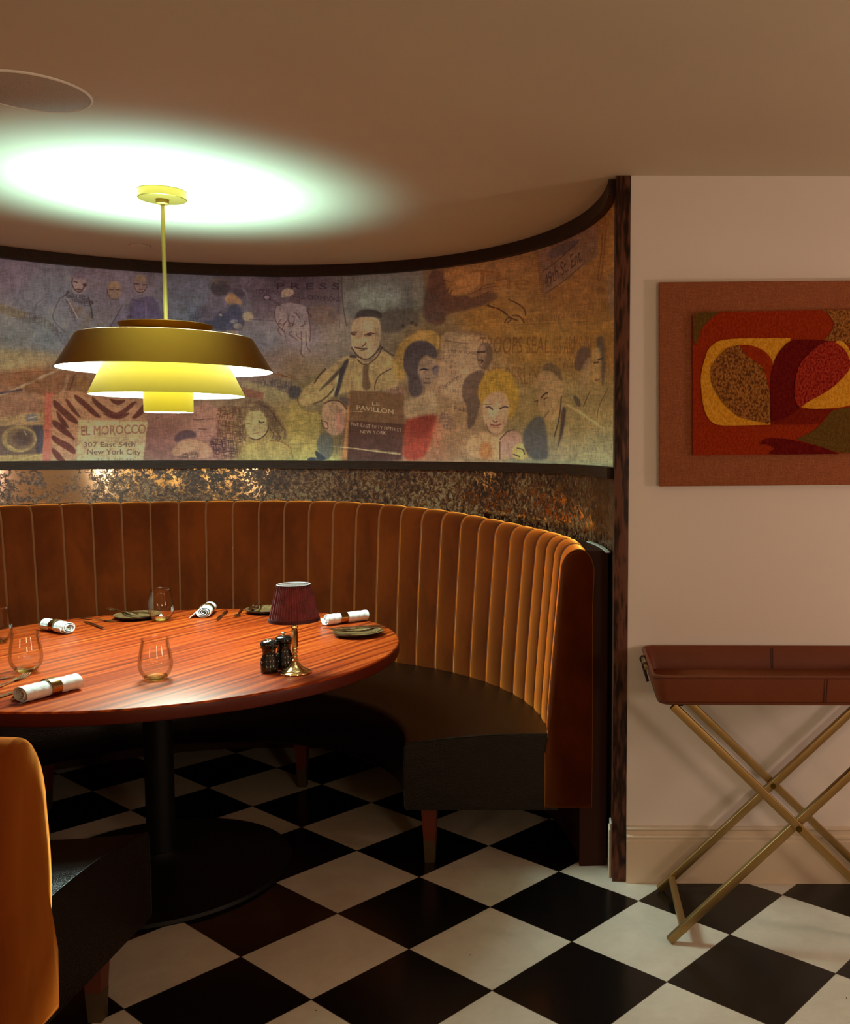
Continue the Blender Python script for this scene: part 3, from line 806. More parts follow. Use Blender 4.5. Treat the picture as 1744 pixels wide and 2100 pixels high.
poly(3, [(1110, 1560), (1200, 1540), (1450, 1490), (1430, 1600), (1380, 1780), (1300, 1960), (1090, 1960), (1110, 1760)], (120, 46, 32), .85, 5); poly(3, [(1180, 1540), (1420, 1500), (1380, 1700), (1180, 1760)], (104, 44, 34), .6, 8)
poly(3, [(1460, 1480), (1560, 1490), (1640, 1620), (1600, 1680), (1480, 1640)], (84, 64, 58), .7, 3, hatch=HATCH); poly(3, [(1380, 1640), (1460, 1500), (1500, 1700), (1420, 1900)], (146, 84, 60), .5, 6)
for k in range(22):
    rg = random.Random(k + 90); x = 1340 + rg.random() * 360; y = 1660 + rg.random() * 270
    line(3, [(x, y), (x + rg.uniform(-14, 30), y + rg.uniform(5, 40))], 1.4, (110, 70, 42), .6)
# newspaper between
poly(3, [(1480, 660), (1744, 690), (2000, 740), (1960, 1000), (1700, 1420), (1560, 1340), (1440, 1260), (1480, 900)], (138, 112, 84), .7, 3)
line(3, [(1470, 660), (1470, 820), (1450, 900)], 2, (98, 70, 44), .6); line(3, [(1100, 690), (1250, 650), (1460, 660), (1560, 640), (1744, 690)], 2, (100, 76, 46), .7); line(3, [(1520, 770), (1744, 800)], 2.5, (96, 72, 54), .6)
text(3, 'NEW YORK', 1580, 890, 34, 250, (76, 54, 46), .75, rise=20)
for k, (x, y, s) in enumerate([(1500, 900, 'A1'), (1500, 950, 'COP'), (1520, 1000, 'BOP'), (1560, 1050, 'G'), (1580, 1100, '100'), (1600, 1150, 'CAN'), (1640, 1190, 'COI'), (1660, 1240, 'REC')]): text(3, s, x, y, 34, 26 * len(s), (84, 62, 50), .65, rise=-6)
text(3, 'Elegance', 1450, 1280, 60, 200, (76, 54, 46), .75, rise=-130, shear=.2); text(3, '1960', 1570, 1290, 40, 90, (76, 54, 46), .7); text(3, 'PARIS', 1610, 1465, 46, 170, (70, 50, 42), .75, rise=30)
# far-left coach figure (upper)
poly(3, [(1360, 100), (1420, 60), (1500, 80), (1520, 200), (1560, 330), (1744, 320), (1950, 270), (2080, 330), (1900, 420), (1700, 470), (1530, 500), (1520, 600), (1420, 620), (1300, 560), (1310, 380)], (78, 54, 42), .85, 4, hatch=None)
poly(3, [(1300, 300), (1420, 280), (1460, 420), (1530, 520), (1400, 600), (1290, 560)], (70, 60, 56), .7, 5, hatch=HATCH); poly(3, [(1490, 60), (1744, 30), (1900, 60), (1850, 280), (1600, 330), (1540, 260)], (132, 92, 48), .7, 4)
for q in ([(1500, 170), (1570, 180)], [(1560, 230), (1540, 280)], [(1570, 300), (1590, 260)]): line(3, q, 2, (70, 44, 28), .8)
# --- right (crop 4)
poly(4, [(220, 680), (330, 620), (460, 600), (440, 660), (340, 700), (270, 740)], (112, 78, 46), .8, 2)
for q in ([(250, 690), (330, 650), (460, 620)], [(270, 730), (380, 680), (420, 660)], [(330, 650), (380, 610), (460, 600)]): line(4, q, 1.6, (74, 48, 30), .75)
text(4, 'The', 260, 610, 130, 480, (108, 70, 32), .75, rise=45, shear=.1, bold=1)
# street sign
poly(4, [(800, 340), (1300, 120), (1290, 380), (1180, 460), (860, 700)], (98, 74, 58), .75, 2, sm=False); poly(4, [(900, 320), (1080, 250), (1160, 230), (1090, 330), (940, 400), (890, 380)], (76, 62, 56), .85, 2)
text(4, '49th St. Ent.', 870, 640, 110, 300, (58, 44, 38), .85, rise=-230, shear=-.12); line(4, [(850, 500), (980, 410), (1150, 240)], 1.5, (62, 46, 36), .8); line(4, [(870, 680), (1010, 590), (1180, 440)], 1.5, (62, 46, 36), .7)
for k in range(22): line(4, [(800 + k * 1.5, 370 + k * 16), (845 + k * .8, 362 + k * 16)], 1.2, (72, 50, 34), .6)
line(4, [(1365, 150), (1350, 300), (1320, 580), (1290, 580), (1330, 330), (1330, 200)], 3, (98, 60, 28), .7); ell(4, 1320, 650, 34, 30, (98, 62, 30), .7, 2)
line(4, [(1180, 240), (1185, 400), (1200, 470), (1280, 340), (1270, 150)], 1.5, (90, 60, 40), .5)
poly(4, [(1370, 560), (1420, 480), (1420, 900), (1395, 880)], (100, 80, 66), .6, 3)
# newspaper headline
for q in ([(390, 780), (480, 800), (560, 850)], [(570, 730), (620, 750), (700, 800), (710, 860)], [(480, 800), (540, 840), (600, 890), (560, 920)], [(540, 920), (560, 870), (640, 900)], [(600, 860), (660, 860), (700, 920)], [(400, 770), (450, 800)]): line(4, q, 2.6, (66, 44, 30), .8)
line(4, [(60, 935), (700, 938), (1400, 900)], 1.2, (92, 62, 32), .6); line(4, [(700, 830), (1060, 790), (1400, 740)], 1.2, (92, 62, 32), .5)
text(4, 'NEW YORK, SUNDAY, AUG. 20', 690, 918, 50, 520, (92, 58, 32), .75, rise=-36)
text(4, 'TROOPS SEAL', 330, 1172, 140, 570, (100, 64, 30), .85, rise=-4, shear=.06); text(4, 'US ARMS IN', 935, 1172, 140, 300, (100, 64, 30), .8, rise=-6, shear=.04)
text(4, 'OFF BERLIN', 360, 1425, 145, 460, (102, 68, 34), .7, rise=-6); text(4, 'STAY', 940, 1290, 90, 160, (100, 66, 34), .5)
for k in range(26): line(4, [(1050 + k * 14, 1030 + (k % 4) * 12), (1046 + k * 14, 1190 + (k % 5) * 60)], 1.1, (96, 64, 36), .4)
for k in range(9): line(4, [(500, 940 + k * 4), (1100, 935 + k * 9)], .8, (104, 74, 36), .25)
# small laughing man
poly(4, [(320, 1120), (360, 1075), (420, 1085), (445, 1160), (430, 1250), (370, 1310), (330, 1280), (310, 1200)], (86, 66, 52), .9, 2, hatch=None); poly(4, [(320, 1110), (380, 1090), (390, 1200), (350, 1290), (320, 1240)], (126, 98, 72), .7, 3)
line(4, [(315, 1160), (375, 1155)], 3.5, (54, 40, 34), .85); line(4, [(325, 1225), (365, 1225), (350, 1245)], 3, (54, 38, 32), .85)
poly(4, [(210, 1360), (330, 1300), (380, 1310), (350, 1500), (310, 1720), (230, 1820), (240, 1600), (180, 1520)], (74, 58, 48), .85, 3, hatch=None); poly(4, [(60, 960), (300, 990), (400, 1010), (400, 1040), (80, 1000)], (98, 74, 56), .6, 3)
# blonde woman
poly(4, [(330, 1540), (310, 1480), (350, 1380), (400, 1310), (520, 1290), (620, 1360), (660, 1500), (640, 1620), (580, 1740), (560, 1600), (520, 1480), (420, 1490), (360, 1600)], (138, 104, 34), .95, 3, mot=.3)
poly(4, [(360, 1420), (420, 1330), (540, 1340), (560, 1440), (460, 1480), (380, 1500)], (118, 88, 28), .7, 4, hatch=HATCH)
poly(4, [(350, 1580), (420, 1480), (540, 1480), (580, 1580), (560, 1720), (500, 1830), (430, 1820), (370, 1730)], (150, 114, 84), .95, 3, mot=.2)
line(4, [(385, 1610), (410, 1600), (440, 1625)], 2.6, (54, 40, 44), .9); line(4, [(500, 1620), (540, 1600), (565, 1610)], 2.6, (54, 40, 44), .9); line(4, [(380, 1585), (440, 1580)], 1.6, (84, 56, 40), .7); line(4, [(440, 1715), (460, 1735), (480, 1720)], 1.6, (84, 50, 40), .8)
line(4, [(425, 1750), (470, 1760), (510, 1745)], 2.6, (110, 50, 40), .85); line(4, [(440, 1775), (490, 1770)], 1.6, (110, 60, 48), .7); line(4, [(390, 1740), (400, 1790), (430, 1820)], 1.6, (84, 56, 40), .7)
poly(4, [(230, 1860), (350, 1790), (470, 1850), (520, 1820), (640, 1780), (690, 1900), (680, 2030), (230, 2030)], (142, 108, 70), .8, 3); poly(4, [(340, 1900), (430, 1880), (450, 2030), (330, 2030)], (128, 76, 34), .7, 5)
poly(4, [(500, 1860), (580, 1800), (670, 1800), (680, 1960), (600, 2020), (510, 2000)], (126, 92, 78), .7, 4); line(4, [(500, 1890), (500, 2030)], 1.8, (58, 42, 40), .85); line(4, [(500, 1870), (560, 1800), (620, 1790)], 2.2, (66, 50, 40), .8)
ell(4, 670, 1970, 72, 66, (146, 122, 62), .95, 2); 
for q in ([(640, 1940), (690, 1950), (700, 1990)], [(610, 1990), (660, 2010)], [(700, 1920), (720, 1960)]): line(4, q, 2.2, (54, 46, 40), .8)
# smiling man right
poly(4, [(820, 1330), (850, 1250), (930, 1235), (990, 1300), (1020, 1420), (1000, 1620), (940, 1740), (860, 1700), (800, 1600), (790, 1440)], (126, 98, 62), .9, 3)
poly(4, [(830, 1320), (860, 1250), (930, 1240), (990, 1300), (1015, 1420), (960, 1340), (890, 1300)], (92, 70, 46), .85, 2, hatch=None)
line(4, [(835, 1530), (860, 1500), (885, 1490)], 2.8, (56, 42, 32), .85); line(4, [(860, 1540), (885, 1530)], 2.2, (56, 42, 32), .8); line(4, [(790, 1560), (810, 1545), (800, 1590)], 2, (56, 42, 32), .7); line(4, [(900, 1640), (850, 1700)], 2, (70, 50, 36), .6)
poly(4, [(700, 1760), (830, 1650), (880, 1780), (890, 1950), (900, 2035), (740, 2035), (680, 1900)], (66, 64, 60), .9, 4, mot=.25)
poly(4, [(1000, 1600), (1045, 1610), (1020, 1800), (960, 1970), (990, 1800)], (62, 50, 44), .9, 2); line(4, [(1000, 1520), (985, 1700), (940, 1850)], 2.4, (62, 46, 36), .8)
line(4, [(1050, 1590), (1200, 1680), (1340, 1780)], 4.5, (146, 124, 82), .6)
# pair at far right
poly(4, [(1100, 1250), (1140, 1120), (1230, 1110), (1240, 1220), (1200, 1300), (1120, 1320)], (76, 58, 48), .9, 3); poly(4, [(1190, 1230), (1240, 1180), (1250, 1380), (1170, 1480), (1130, 1440), (1150, 1330)], (126, 100, 66), .7, 3)
poly(4, [(1280, 1040), (1330, 1015), (1355, 1080), (1360, 1300), (1330, 1480), (1320, 1240), (1290, 1140)], (76, 62, 50), .9, 3); poly(4, [(1245, 1130), (1310, 1110), (1330, 1250), (1300, 1420), (1250, 1400)], (130, 102, 60), .8, 3)
line(4, [(1265, 1245), (1300, 1240)], 3, (54, 42, 34), .85); line(4, [(1300, 1220), (1330, 1210)], 3, (54, 42, 34), .8); line(4, [(1275, 1390), (1305, 1380)], 2.4, (84, 50, 34), .7)
poly(4, [(1100, 1490), (1160, 1560), (1150, 1620), (1100, 1560)], (62, 52, 48), .8, 2); line(4, [(1230, 1480), (1180, 1600)], 1.8, (66, 48, 34), .7); line(4, [(1380, 1450), (1300, 1600), (1290, 1700)], 1.8, (82, 62, 38), .7)
for k in range(60):
    rg = random.Random(k + 300); x = 1060 + rg.random() * 330; y = 1660 + rg.random() * 340
    line(4, [(x, y), (x + rg.uniform(-10, 14), y + rg.uniform(8, 40))], 1.1, (96, 80, 52), .5)
poly(4, [(1170, 1920), (1395, 1930), (1395, 1990), (1180, 1980)], (132, 122, 84), .6, 2, sm=False); text(4, 'SILVER 1960', 1175, 1975, 42, 220, (98, 90, 66), .6, rise=8)
# overall scratch and weave
CV *= (1 + .13 * (N_mot - .5) * 2)[..., None]
g_ = CV.mean(-1, keepdims=True); CV = g_ + (CV - g_) * .74 + np.array((1., 0., 4.))
big_ = vnoise(MH, MW, 90, 60, 11) - .5
CV = 100 + (CV - 100) * 1.22
W1 = vnoise(MH, MW, 18, 1.3, 12) - .5; W2 = vnoise(MH, MW, 1.3, 18, 13) - .5
CV *= (1 + .14 * big_ + .13 * W1 + .13 * W2 + .09 * ((N_h > .6) * -1. + .4) + .09 * ((N_v > .6) * -1. + .4))[..., None]
CV = np.clip(CV, 4, 250)

# sheet covering the wall: sample the painting along the arc
TWd, THt = 3072, 600
A0, A1, Z0, Z1 = 1.0, 196.0, 1.340, 2.240
ang = np.radians(np.linspace(A0, A1, TWd))[None, :]; zz = np.linspace(Z0, Z1, THt)[:, None]
pxx, pyy = px_of(NX + NR * np.cos(ang) + 0 * zz, np.maximum(NY + NR * np.sin(ang) + 0 * zz, .5), zz + 0 * ang)
pxx = np.where(np.degrees(ang) + 0 * zz > 137, -pxx, pxx); pxx = np.abs(pxx)
qx = np.clip((pxx - MX0) * MS, 0, MW - 2); qy = np.clip((pyy - MY0) * MS, 0, MH - 2)
ix = qx.astype(int); iy = qy.astype(int); fx = (qx - ix)[..., None]; fy = (qy - iy)[..., None]
T_ = (CV[iy, ix] * (1 - fx) + CV[iy, ix + 1] * fx) * (1 - fy) + (CV[iy + 1, ix] * (1 - fx) + CV[iy + 1, ix + 1] * fx) * fy
lin = np.where(T_ / 255 <= .04045, T_ / 255 / 12.92, ((T_ / 255 + .055) / 1.055) ** 2.4)
lin = np.clip(lin * np.array(MGAIN), 0, .92)
srgb = np.where(lin <= .0031308, lin * 12.92, 1.055 * lin ** (1 / 2.4) - .055)
img = bpy.data.images.new('printed_collage', TWd, THt)
buf = np.ones((THt, TWd, 4), np.float32); buf[..., :3] = srgb
img.pixels.foreach_set(buf.ravel()); img.update(); img.pack()
rows = []; NA, NZ = 240, 4
vv = []; uvv = []
for i in range(NA + 1):
    a = R_(A0 + (A1 - A0) * i / NA)
    for k in range(NZ + 1):
        vv.append((NX + NR * math.cos(a), NY + NR * math.sin(a), Z0 + (Z1 - Z0) * k / NZ)); uvv.append((i / NA, k / NZ))
for i in range(NA + 1):
    a = R_(A0 + (A1 - A0) * i / NA)
    for k in range(NZ + 1):
        vv.append((NX + (NR + .003) * math.cos(a), NY + (NR + .003) * math.sin(a), Z0 + (Z1 - Z0) * k / NZ)); uvv.append((i / NA, k / NZ))
ff = []; OF = (NA + 1) * (NZ + 1)
for i in range(NA):
    for k in range(NZ):
        a, b_, c, d = i * (NZ + 1) + k, i * (NZ + 1) + k + 1, (i + 1) * (NZ + 1) + k + 1, (i + 1) * (NZ + 1) + k
        ff.append((a, b_, c, d)); ff.append((a + OF, d + OF, c + OF, b_ + OF))
t = NT('printed_mural_canvas')
ti = t.new('TexImage'); ti.image = img; ti.interpolation = 'Cubic'; ti.extension = 'EXTEND'
bb = t.bsdf(Base_Color=ti.outputs['Color'], Roughness=.8, Specular=.25)
n_ = t.math('ADD', t.noise(1, 2, .5, t.coord('Object', (30, 30, 700))), t.noise(1, 2, .5, t.coord('Object', (700, 700, 20))))
t.bump(bb, n_, .35, .0015)
mo = mesh('printed_mural', vv, ff, t.m, None, True)
uvl = mo.data.uv_layers.new(name='UVMap')
li = np.zeros(len(mo.data.loops), np.int32); mo.data.loops.foreach_get('vertex_index', li)
uvl.data.foreach_set('uv', np.array(uvv, np.float32)[li].ravel())
tag(mo, 'printed collage mural of faded portraits and newspapers wrapping the curved niche wall', 'mural')
#@@MURAL1

# ------------------------------------------------------------------ banquettes
BX = -1.385


def bench(name, by, rin, a_end, cut_fn, label, first, crest_fn, legs, cat='banquette', chan=True, a_far=None, endcap='y'):
    """cut_fn(r) -> end angle (rad) of the visible end; sweeps from it to a_far degrees"""
    root = empty(name, (BX, by, 0)); tag(root, label, cat)
    far = R_(a_far)

    def pt(r, ang, z): return (r * math.cos(ang), r * math.sin(ang), z)

    def sweep(profile, n, bulge=None, angs=None):
        rows = []
        for i in range(n + 1 if angs is None else len(angs)):
            row = []
            for k, (r, z) in enumerate(profile):
                a0 = cut_fn(r)
                if angs is None: t = i / n; ang = a0 + (far - a0) * t
                else: ang = R_(angs[i]) + (a0 - R_(a_end)) * max(0, 1 - (angs[i] - a_end) / 5.2)
                rr, zz = r, z
                if bulge: rr, zz = bulge(k, r, z, R_(angs[i]) if angs else ang, 0)
                row.append(pt(rr, ang, zz))
            rows.append(row)
        return rows

    # seat
    rb = 1.345
    zs = .430
    p = [(rb, .197), (rin + .01, .197), (rin, .207), (rin - .002, .30), (rin, zs - .016), (rin + .006, zs - .005), (rin + .018, zs)]
    for k in range(1, 9):
        t = k / 8; p.append((rin + .018 + (rb - rin - .018) * t, zs + .032 * math.sin(min(1, t * 1.25) * PI / 2)))
    p.append((rb, .197))
    rows = sweep(p, 120)
    mb = MB().grid(rows)
    c = len(p)
    for e in (rows[0], rows[-1]):
        mb.add(e[:-1], [tuple(range(c - 1))])
    seat = mb.build('seat', M_seat, root, a=50)
    # piping round the visible end face
    e = [Vector(q) for q in rows[0][5:15]]
    MB().tube(e, .0028, 8).tube([Vector(q) for q in rows[0][1:6]], .0022, 8).build('piping', M_seat, seat)
    # back
    nf = 18
    z1, hw, ht = (1.0, .046, .075) if chan else (.690, .085, .178)
    prof = []
    for k in range(nf):
        t = k / (nf - 1); z = .405 + (z1 - .405) * t
        prof.append((1.318 + .050 * t ** 1.2, z))
    if not chan: prof = [(1.300 - .008 * math.sin(PI * k / (nf - 1)) + (.012 if k < 2 else 0), z) for k, (r, z) in enumerate(prof)]
    r1 = prof[-1][0]
    for a in np.linspace(0, PI, 16)[1:]:
        prof.append((r1 + hw - hw * math.cos(a), z1 + math.sin(a) * ht))
    rb2 = r1 + 2 * hw
    prof.append((rb2, z1 - .1)); prof += [(rb2 + .002, .5)]
    NF = len(prof)
    prof += [(rb2, .206), (1.30 if chan else 1.283, .206), (1.30 if chan else 1.278, .33), (1.30, .395)]
    crest_z = z1 + ht

    def bulge(k, r, z, ang, t):
        deg = math.degrees(ang) % 360
        zt = crest_fn(deg)
        if z > .4: z = .405 + (z - .405) * (zt - .405) / (crest_z - .405)
        if chan and k < NF - 2:
            u = ((deg - 8.6) / 4.955) % 1.0
            if deg < 8.6: u = .5 + .5 * max(0, min(1, (deg - a_end) / (8.6 - a_end)))
            w = min(1, abs(math.sin(PI * u)) ** .36)
            h = .014 * w
            if k < 3: h *= (.35, .7, .92)[k]
            if k >= nf:
                tt = (k - nf + 1) / 15
                r -= h * math.cos(min(tt, 1) * PI) * (1 if tt < .5 else .3); z += (.4 * h - .007) * math.sin(min(tt, 1) * PI)
            else: r -= h
        return r, z
    mi = None
    if chan:
        angs = [a_end + (8.6 - a_end) * q for q in (0, .2, .4, .6, .8, .92, .97)]
        isseam = [0] * 6 + [1]; k = 0
        while 8.6 + 4.955 * k < a_far:
            b0 = 8.6 + 4.955 * k
            for q, sm in ((0, 1), (.028, 0), (.08, 0), (.16, 0), (.3, 0), (.5, 0), (.7, 0), (.84, 0), (.92, 0), (.972, 1)):
                angs.append(b0 + 4.955 * q); isseam.append(sm)
            k += 1
        rows = sweep(prof, 0, bulge, angs)
        mb = MB(); m_ = len(rows[0]) + 1; rr_ = [r_ + [r_[0]] for r_ in rows]
        vv = [q for r_ in rr_ for q in r_]; ff = []; fm = []
        for i in range(len(rr_) - 1):
            for k in range(m_ - 1):
                ff.append((i * m_ + k, i * m_ + k + 1, (i + 1) * m_ + k + 1, (i + 1) * m_ + k)); fm.append(isseam[i] if k < nf + 9 else 0)
        mb.v = vv; mb.f = ff; mb.fm = fm
        back = mb.build('backrest', None, root, a=70, mats=[M_velvet, M_velpipe_glint])
    else:
        rows = sweep(prof, 160, bulge)
        mb = MB().grid([r_ + [r_[0]] for r_ in rows])
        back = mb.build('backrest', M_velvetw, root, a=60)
    # upholstered end panel (slightly domed, follows the back outline)
    sgn = 1
    e = [Vector(q) for q in rows[0]]
    cen = sum(e, Vector()) / len(e)
    r1 = rows[1]; nrm = (Vector(rows[0][5]) - Vector(rows[3][5])).normalized()
    # ring layers of end panel
    lay = [e]
    for f, d in ((.985, .006), (.95, .009), (.6, .012), (.2, .013)):
        lay.append([cen + (q - cen) * f + nrm * d for q in e])
    mb = MB(); m_ = len(e)
    vv = [q for L_ in lay for q in L_]; ff = []
    for i in range(len(lay) - 1):
        for k in range(m_):
            k2 = (k + 1) % m_; ff.append((i * m_ + k, i * m_ + k2, (i + 1) * m_ + k2, (i + 1) * m_ + k))
    ff.append(tuple((len(lay) - 1) * m_ + k for k in range(m_)))
    mb.add(vv, ff)
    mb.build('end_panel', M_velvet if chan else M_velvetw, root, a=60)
    if chan: epipe = MB().tube([q + nrm * .004 for q in e[2:nf + 16]], .0022, 8)
    if chan: epipe.build('end_piping', M_velpipe_glint, root)
    # legs
    for (lx, ly) in legs:
        lg = MB()
        def quad(hw0, hw1, z0, z1):
            a = math.atan2(ly, lx)
            v = []
            for hw, z in ((hw0, z0), (hw1, z1)):
                for sx, sy in ((-1, -1), (1, -1), (1, 1), (-1, 1)):
                    x = sx * hw; y = sy * hw
                    v.append((lx + x, ly + y, z))
            lg.add(v, [(3, 2, 1, 0), (4, 5, 6, 7), (0, 1, 5, 4), (1, 2, 6, 5), (2, 3, 7, 6), (3, 0, 4, 7)])
        quad(.0195, .0265, .075, .1985)
        L = lg.build('leg', M_legwood, root, smooth=False)
        lg = MB(); quad(.0165, .0203, .0, .078); lg.build('foot_sock', M_sock, L, smooth=False)
    return root


M_legwood = plain('reddish_stained_leg', hexc(88, 34, 18), .4, bump=(60, .1, .002))
M_sock = plain('aged_metal_sock', hexc(88, 72, 52), .45, Metallic=.6)


def crest_main(d):
    if d > 300: d -= 360
    return float(np.interp(d, [0, 3, 12, 20, 31, 42, 55, 66, 77, 200], [1.085, 1.090, 1.106, 1.108, 1.113, 1.128, 1.152, 1.166, 1.177, 1.178]))


def crest_near(d):
    return float(np.interp(d, [200, 255, 268, 283], [1.08, .94, .87, .838]))


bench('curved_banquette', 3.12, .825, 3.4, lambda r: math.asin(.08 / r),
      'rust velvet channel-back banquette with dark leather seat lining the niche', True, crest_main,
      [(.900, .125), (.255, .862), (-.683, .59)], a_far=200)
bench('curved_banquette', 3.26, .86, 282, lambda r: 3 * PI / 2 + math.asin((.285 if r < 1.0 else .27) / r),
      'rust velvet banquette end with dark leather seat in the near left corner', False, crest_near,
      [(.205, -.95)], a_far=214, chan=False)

# ------------------------------------------------------------------ round table
TX, TY, TZ, TR = -1.368, 3.172, .76, .785
tb = empty('round_table', (TX, TY, 0)); tag(tb, 'round striped mahogany dining table on a black pedestal', 'table')
MB().lathe([(0, TZ - .042), (TR - .01, TZ - .042), (TR - .002, TZ - .040), (TR, TZ - .036), (TR, TZ - .006), (TR - .002, TZ - .0015), (TR - .006, TZ), (0, TZ)], 160).build('tabletop', None, tb, a=60, mats=[M_table, M_tedge])
tt_ = tb.children[0].data
for p_ in tt_.polygons:
    p_.material_index = 0 if p_.normal.z > .4 else 1
MB().lathe([(0, .055), (.046, .055), (.046, .69), (.05, .695), (.16, .70), (.16, .718), (0, .718)], 40, (-.012, -.005, 0)).build('column', M_black, tb)
MB().lathe([(0, 0), (.428, 0), (.43, .004), (.425, .014), (.30, .024), (.12, .034), (.07, .05), (.055, .075), (0, .075)], 90, (-.02, -.005, 0)).build('pedestal_base', M_black, tb, a=50)

# ------------------------------------------------------------------ pendant
PX, PY = -1.359, 3.284
pl = empty('pendant_lamp', (PX, PY, 1.535)); tag(pl, 'tiered brass pendant lamp hanging on a rod above the round table', 'pendant lamp')
o_ = lambda z: z - 1.535
canopy = MB().lathe([(0, o_(ZC - .0005)), (.077, o_(ZC - .0005)), (.077, o_(ZC - .026)), (.075, o_(ZC - .028)), (.021, o_(ZC - .028)), (.021, o_(ZC - .042)), (.017, o_(ZC - .044)), (0, o_(ZC - .044))], 64)
canopy.build('canopy', M_brass_rod, pl)
MB().lathe([(.0065, o_(1.80)), (.0065, o_(ZC - .04))], 20).lathe([(0, o_(1.838)), (.011, o_(1.838)), (.011, o_(1.822)), (0, o_(1.822))], 20).build('rod', M_brass_rod, pl)
cap = MB().lathe([(0, o_(1.806)), (.128, o_(1.806)), (.151, o_(1.832)), (.149, o_(1.833)), (.126, o_(1.809)), (0, o_(1.809))], 80)
cap.lathe([(0, o_(1.794)), (.271, o_(1.794)), (.2755, o_(1.7925)), (.271, o_(1.7915)), (0, o_(1.7915))], 96).lathe([(.03, o_(1.794)), (.03, o_(1.806))], 24)
cap.build('top_disc', M_brass_dk, pl)


def shade(name, r0, z0, r1, z1, n=96, lip=None):
    o = MB().lathe([(r0, o_(z0)), (r1, o_(z1))] + ([(lip, o_(z1 + .002))] if lip else []), n).build(name, M_brass_dk if name == 'outer_shade' else M_brass, pl)
    inn = MB().lathe([(r0 - .003, o_(z0 + .0006)), (r1 - .003, o_(z1 - .001))], n).build('white_lining', M_whitein, o)
    MB().lathe([(r0, o_(z0)), (r0 - .003, o_(z0 + .0006))], n).build('rim', M_brass, o)
    return o


EC = (.74, 1.0, .93)
shade('outer_shade', .341, 1.682, .276, 1.792, lip=None)
shade('middle_shade', .247, 1.597, .198, 1.700)
shade('lower_cylinder', .0785, 1.541, .0785, 1.640)
M_glow = emis('lit_diffuser_down', EC, 150.0)
M_glow2 = emis('lit_diffuser_inner', EC, 72.0)
M_glowup = emis('lit_diffuser_up', EC, 8.0)
MB().lathe([(0, o_(1.548)), (.0755, o_(1.548))], 48).lathe([(0, o_(1.542)), (.076, o_(1.542))], 48).build('bottom_lens', M_glow, pl)
MB().lathe([(.082, o_(1.650)), (.188, o_(1.668))], 64).build('diffuser', M_glow2, pl)
MB().lathe([(.200, o_(1.712)), (.262, o_(1.742))], 64).build('diffuser', M_glow2, pl)
MB().lathe([(.012, o_(1.812)), (.128, o_(1.812))], 64).build('uplight_diffuser', M_glowup, pl)
sp = MB()
for k in range(3):
    a = 2 * PI * k / 3 + .4
    for z, r in ((1.79, .27), (1.70, .195), (1.64, .077)):
        sp.bar((0, 0, o_(z)), (r * math.cos(a), r * math.sin(a), o_(z)), .004, .004, (0, 0, 1), 0)
sp.build('spider', M_brass_dk, pl)

# ------------------------------------------------------------------ picture on the right wall
def cloth_mat(name, c, c2, sc_=260, rough=.9, spk=.5):
    t = NT(name)
    vh = t.noise(1, 3, .6, t.coord('Object', (sc_, 30, 26))); vv = t.noise(1, 3, .6, t.coord('Object', (26, 30, sc_)))
    k = t.math('MAXIMUM', vh, vv)
    k2 = t.noise(480, 3, .6, t.coord('Object'))
    k = t.math('ADD', t.math('MULTIPLY', k, spk), t.math('MULTIPLY', k2, 1 - spk))
    b = t.bsdf(Base_Color=t.ramp(k, [(.38, c), (.68, c2)]), Roughness=rough, Specular=.2)
    t.bump(b, k, .6, .003)
    return t.m


def tuft_mat(name, c, c2):
    t = NT(name); v = t.coord('Object', (1, 1, .7))
    k = t.noise(170, 3, .6, v)
    b = t.bsdf(Base_Color=t.ramp(k, [(.38, c), (.62, c2)]), Roughness=1.0, Specular=.05)
    t.bump(b, k, 1.0, .006)
    return t.m


pic = empty('textile_wall_picture', (.70, YW, 1.627)); tag(pic, 'abstract red and yellow woven textile mounted on a rust linen panel on the pale wall', 'artwork')
pic.rotation_euler = (0, R_(-.6), 0)
MB().box((-.424, -.03, -.318), (.47, -.0005, .318), .003).build('linen_panel', cloth_mat('rust_linen', hexc(122, 62, 34), hexc(176, 112, 78), 420), pic)
CR = 4.113   # scale of the crop the outlines were read from


def pp(x, y):
    w = aty(1320 + x / CR, 540 + y / CR, YW - .04)
    return (w.x - .70, w.z - 1.627)


def textile(name, pts, mat, y, th=.006, smooth=True):
    q = [pp(*p) for p in pts]
    if smooth:
        for _ in range(2):
            r = []
            for i in range(len(q)):
                p0, p1, p2 = q[i - 1], q[i], q[(i + 1) % len(q)]
                u = Vector((p1[0] - p0[0], p1[1] - p0[1])); v = Vector((p2[0] - p1[0], p2[1] - p1[1]))
                if u.length and v.length and u.angle(v) > .95: r.append(p1)      # keep real corners
                else:
                    r.append((.8 * p1[0] + .2 * p0[0], .8 * p1[1] + .2 * p0[1])); r.append((.8 * p1[0] + .2 * p2[0], .8 * p1[1] + .2 * p2[1]))
            q = r
    n = len(q)
    tris = tessellate_polygon([[Vector((x, z, 0)) for x, z in q]])
    V = [(x, y, z) for x, z in q] + [(x, y + th, z) for x, z in q]
    F = [tuple(t) for t in tris] + [tuple(i + n for i in t) for t in tris] + [(i, (i + 1) % n, (i + 1) % n + n, i + n) for i in range(n)]
    return mesh(name, V, F, mat, pic, False)


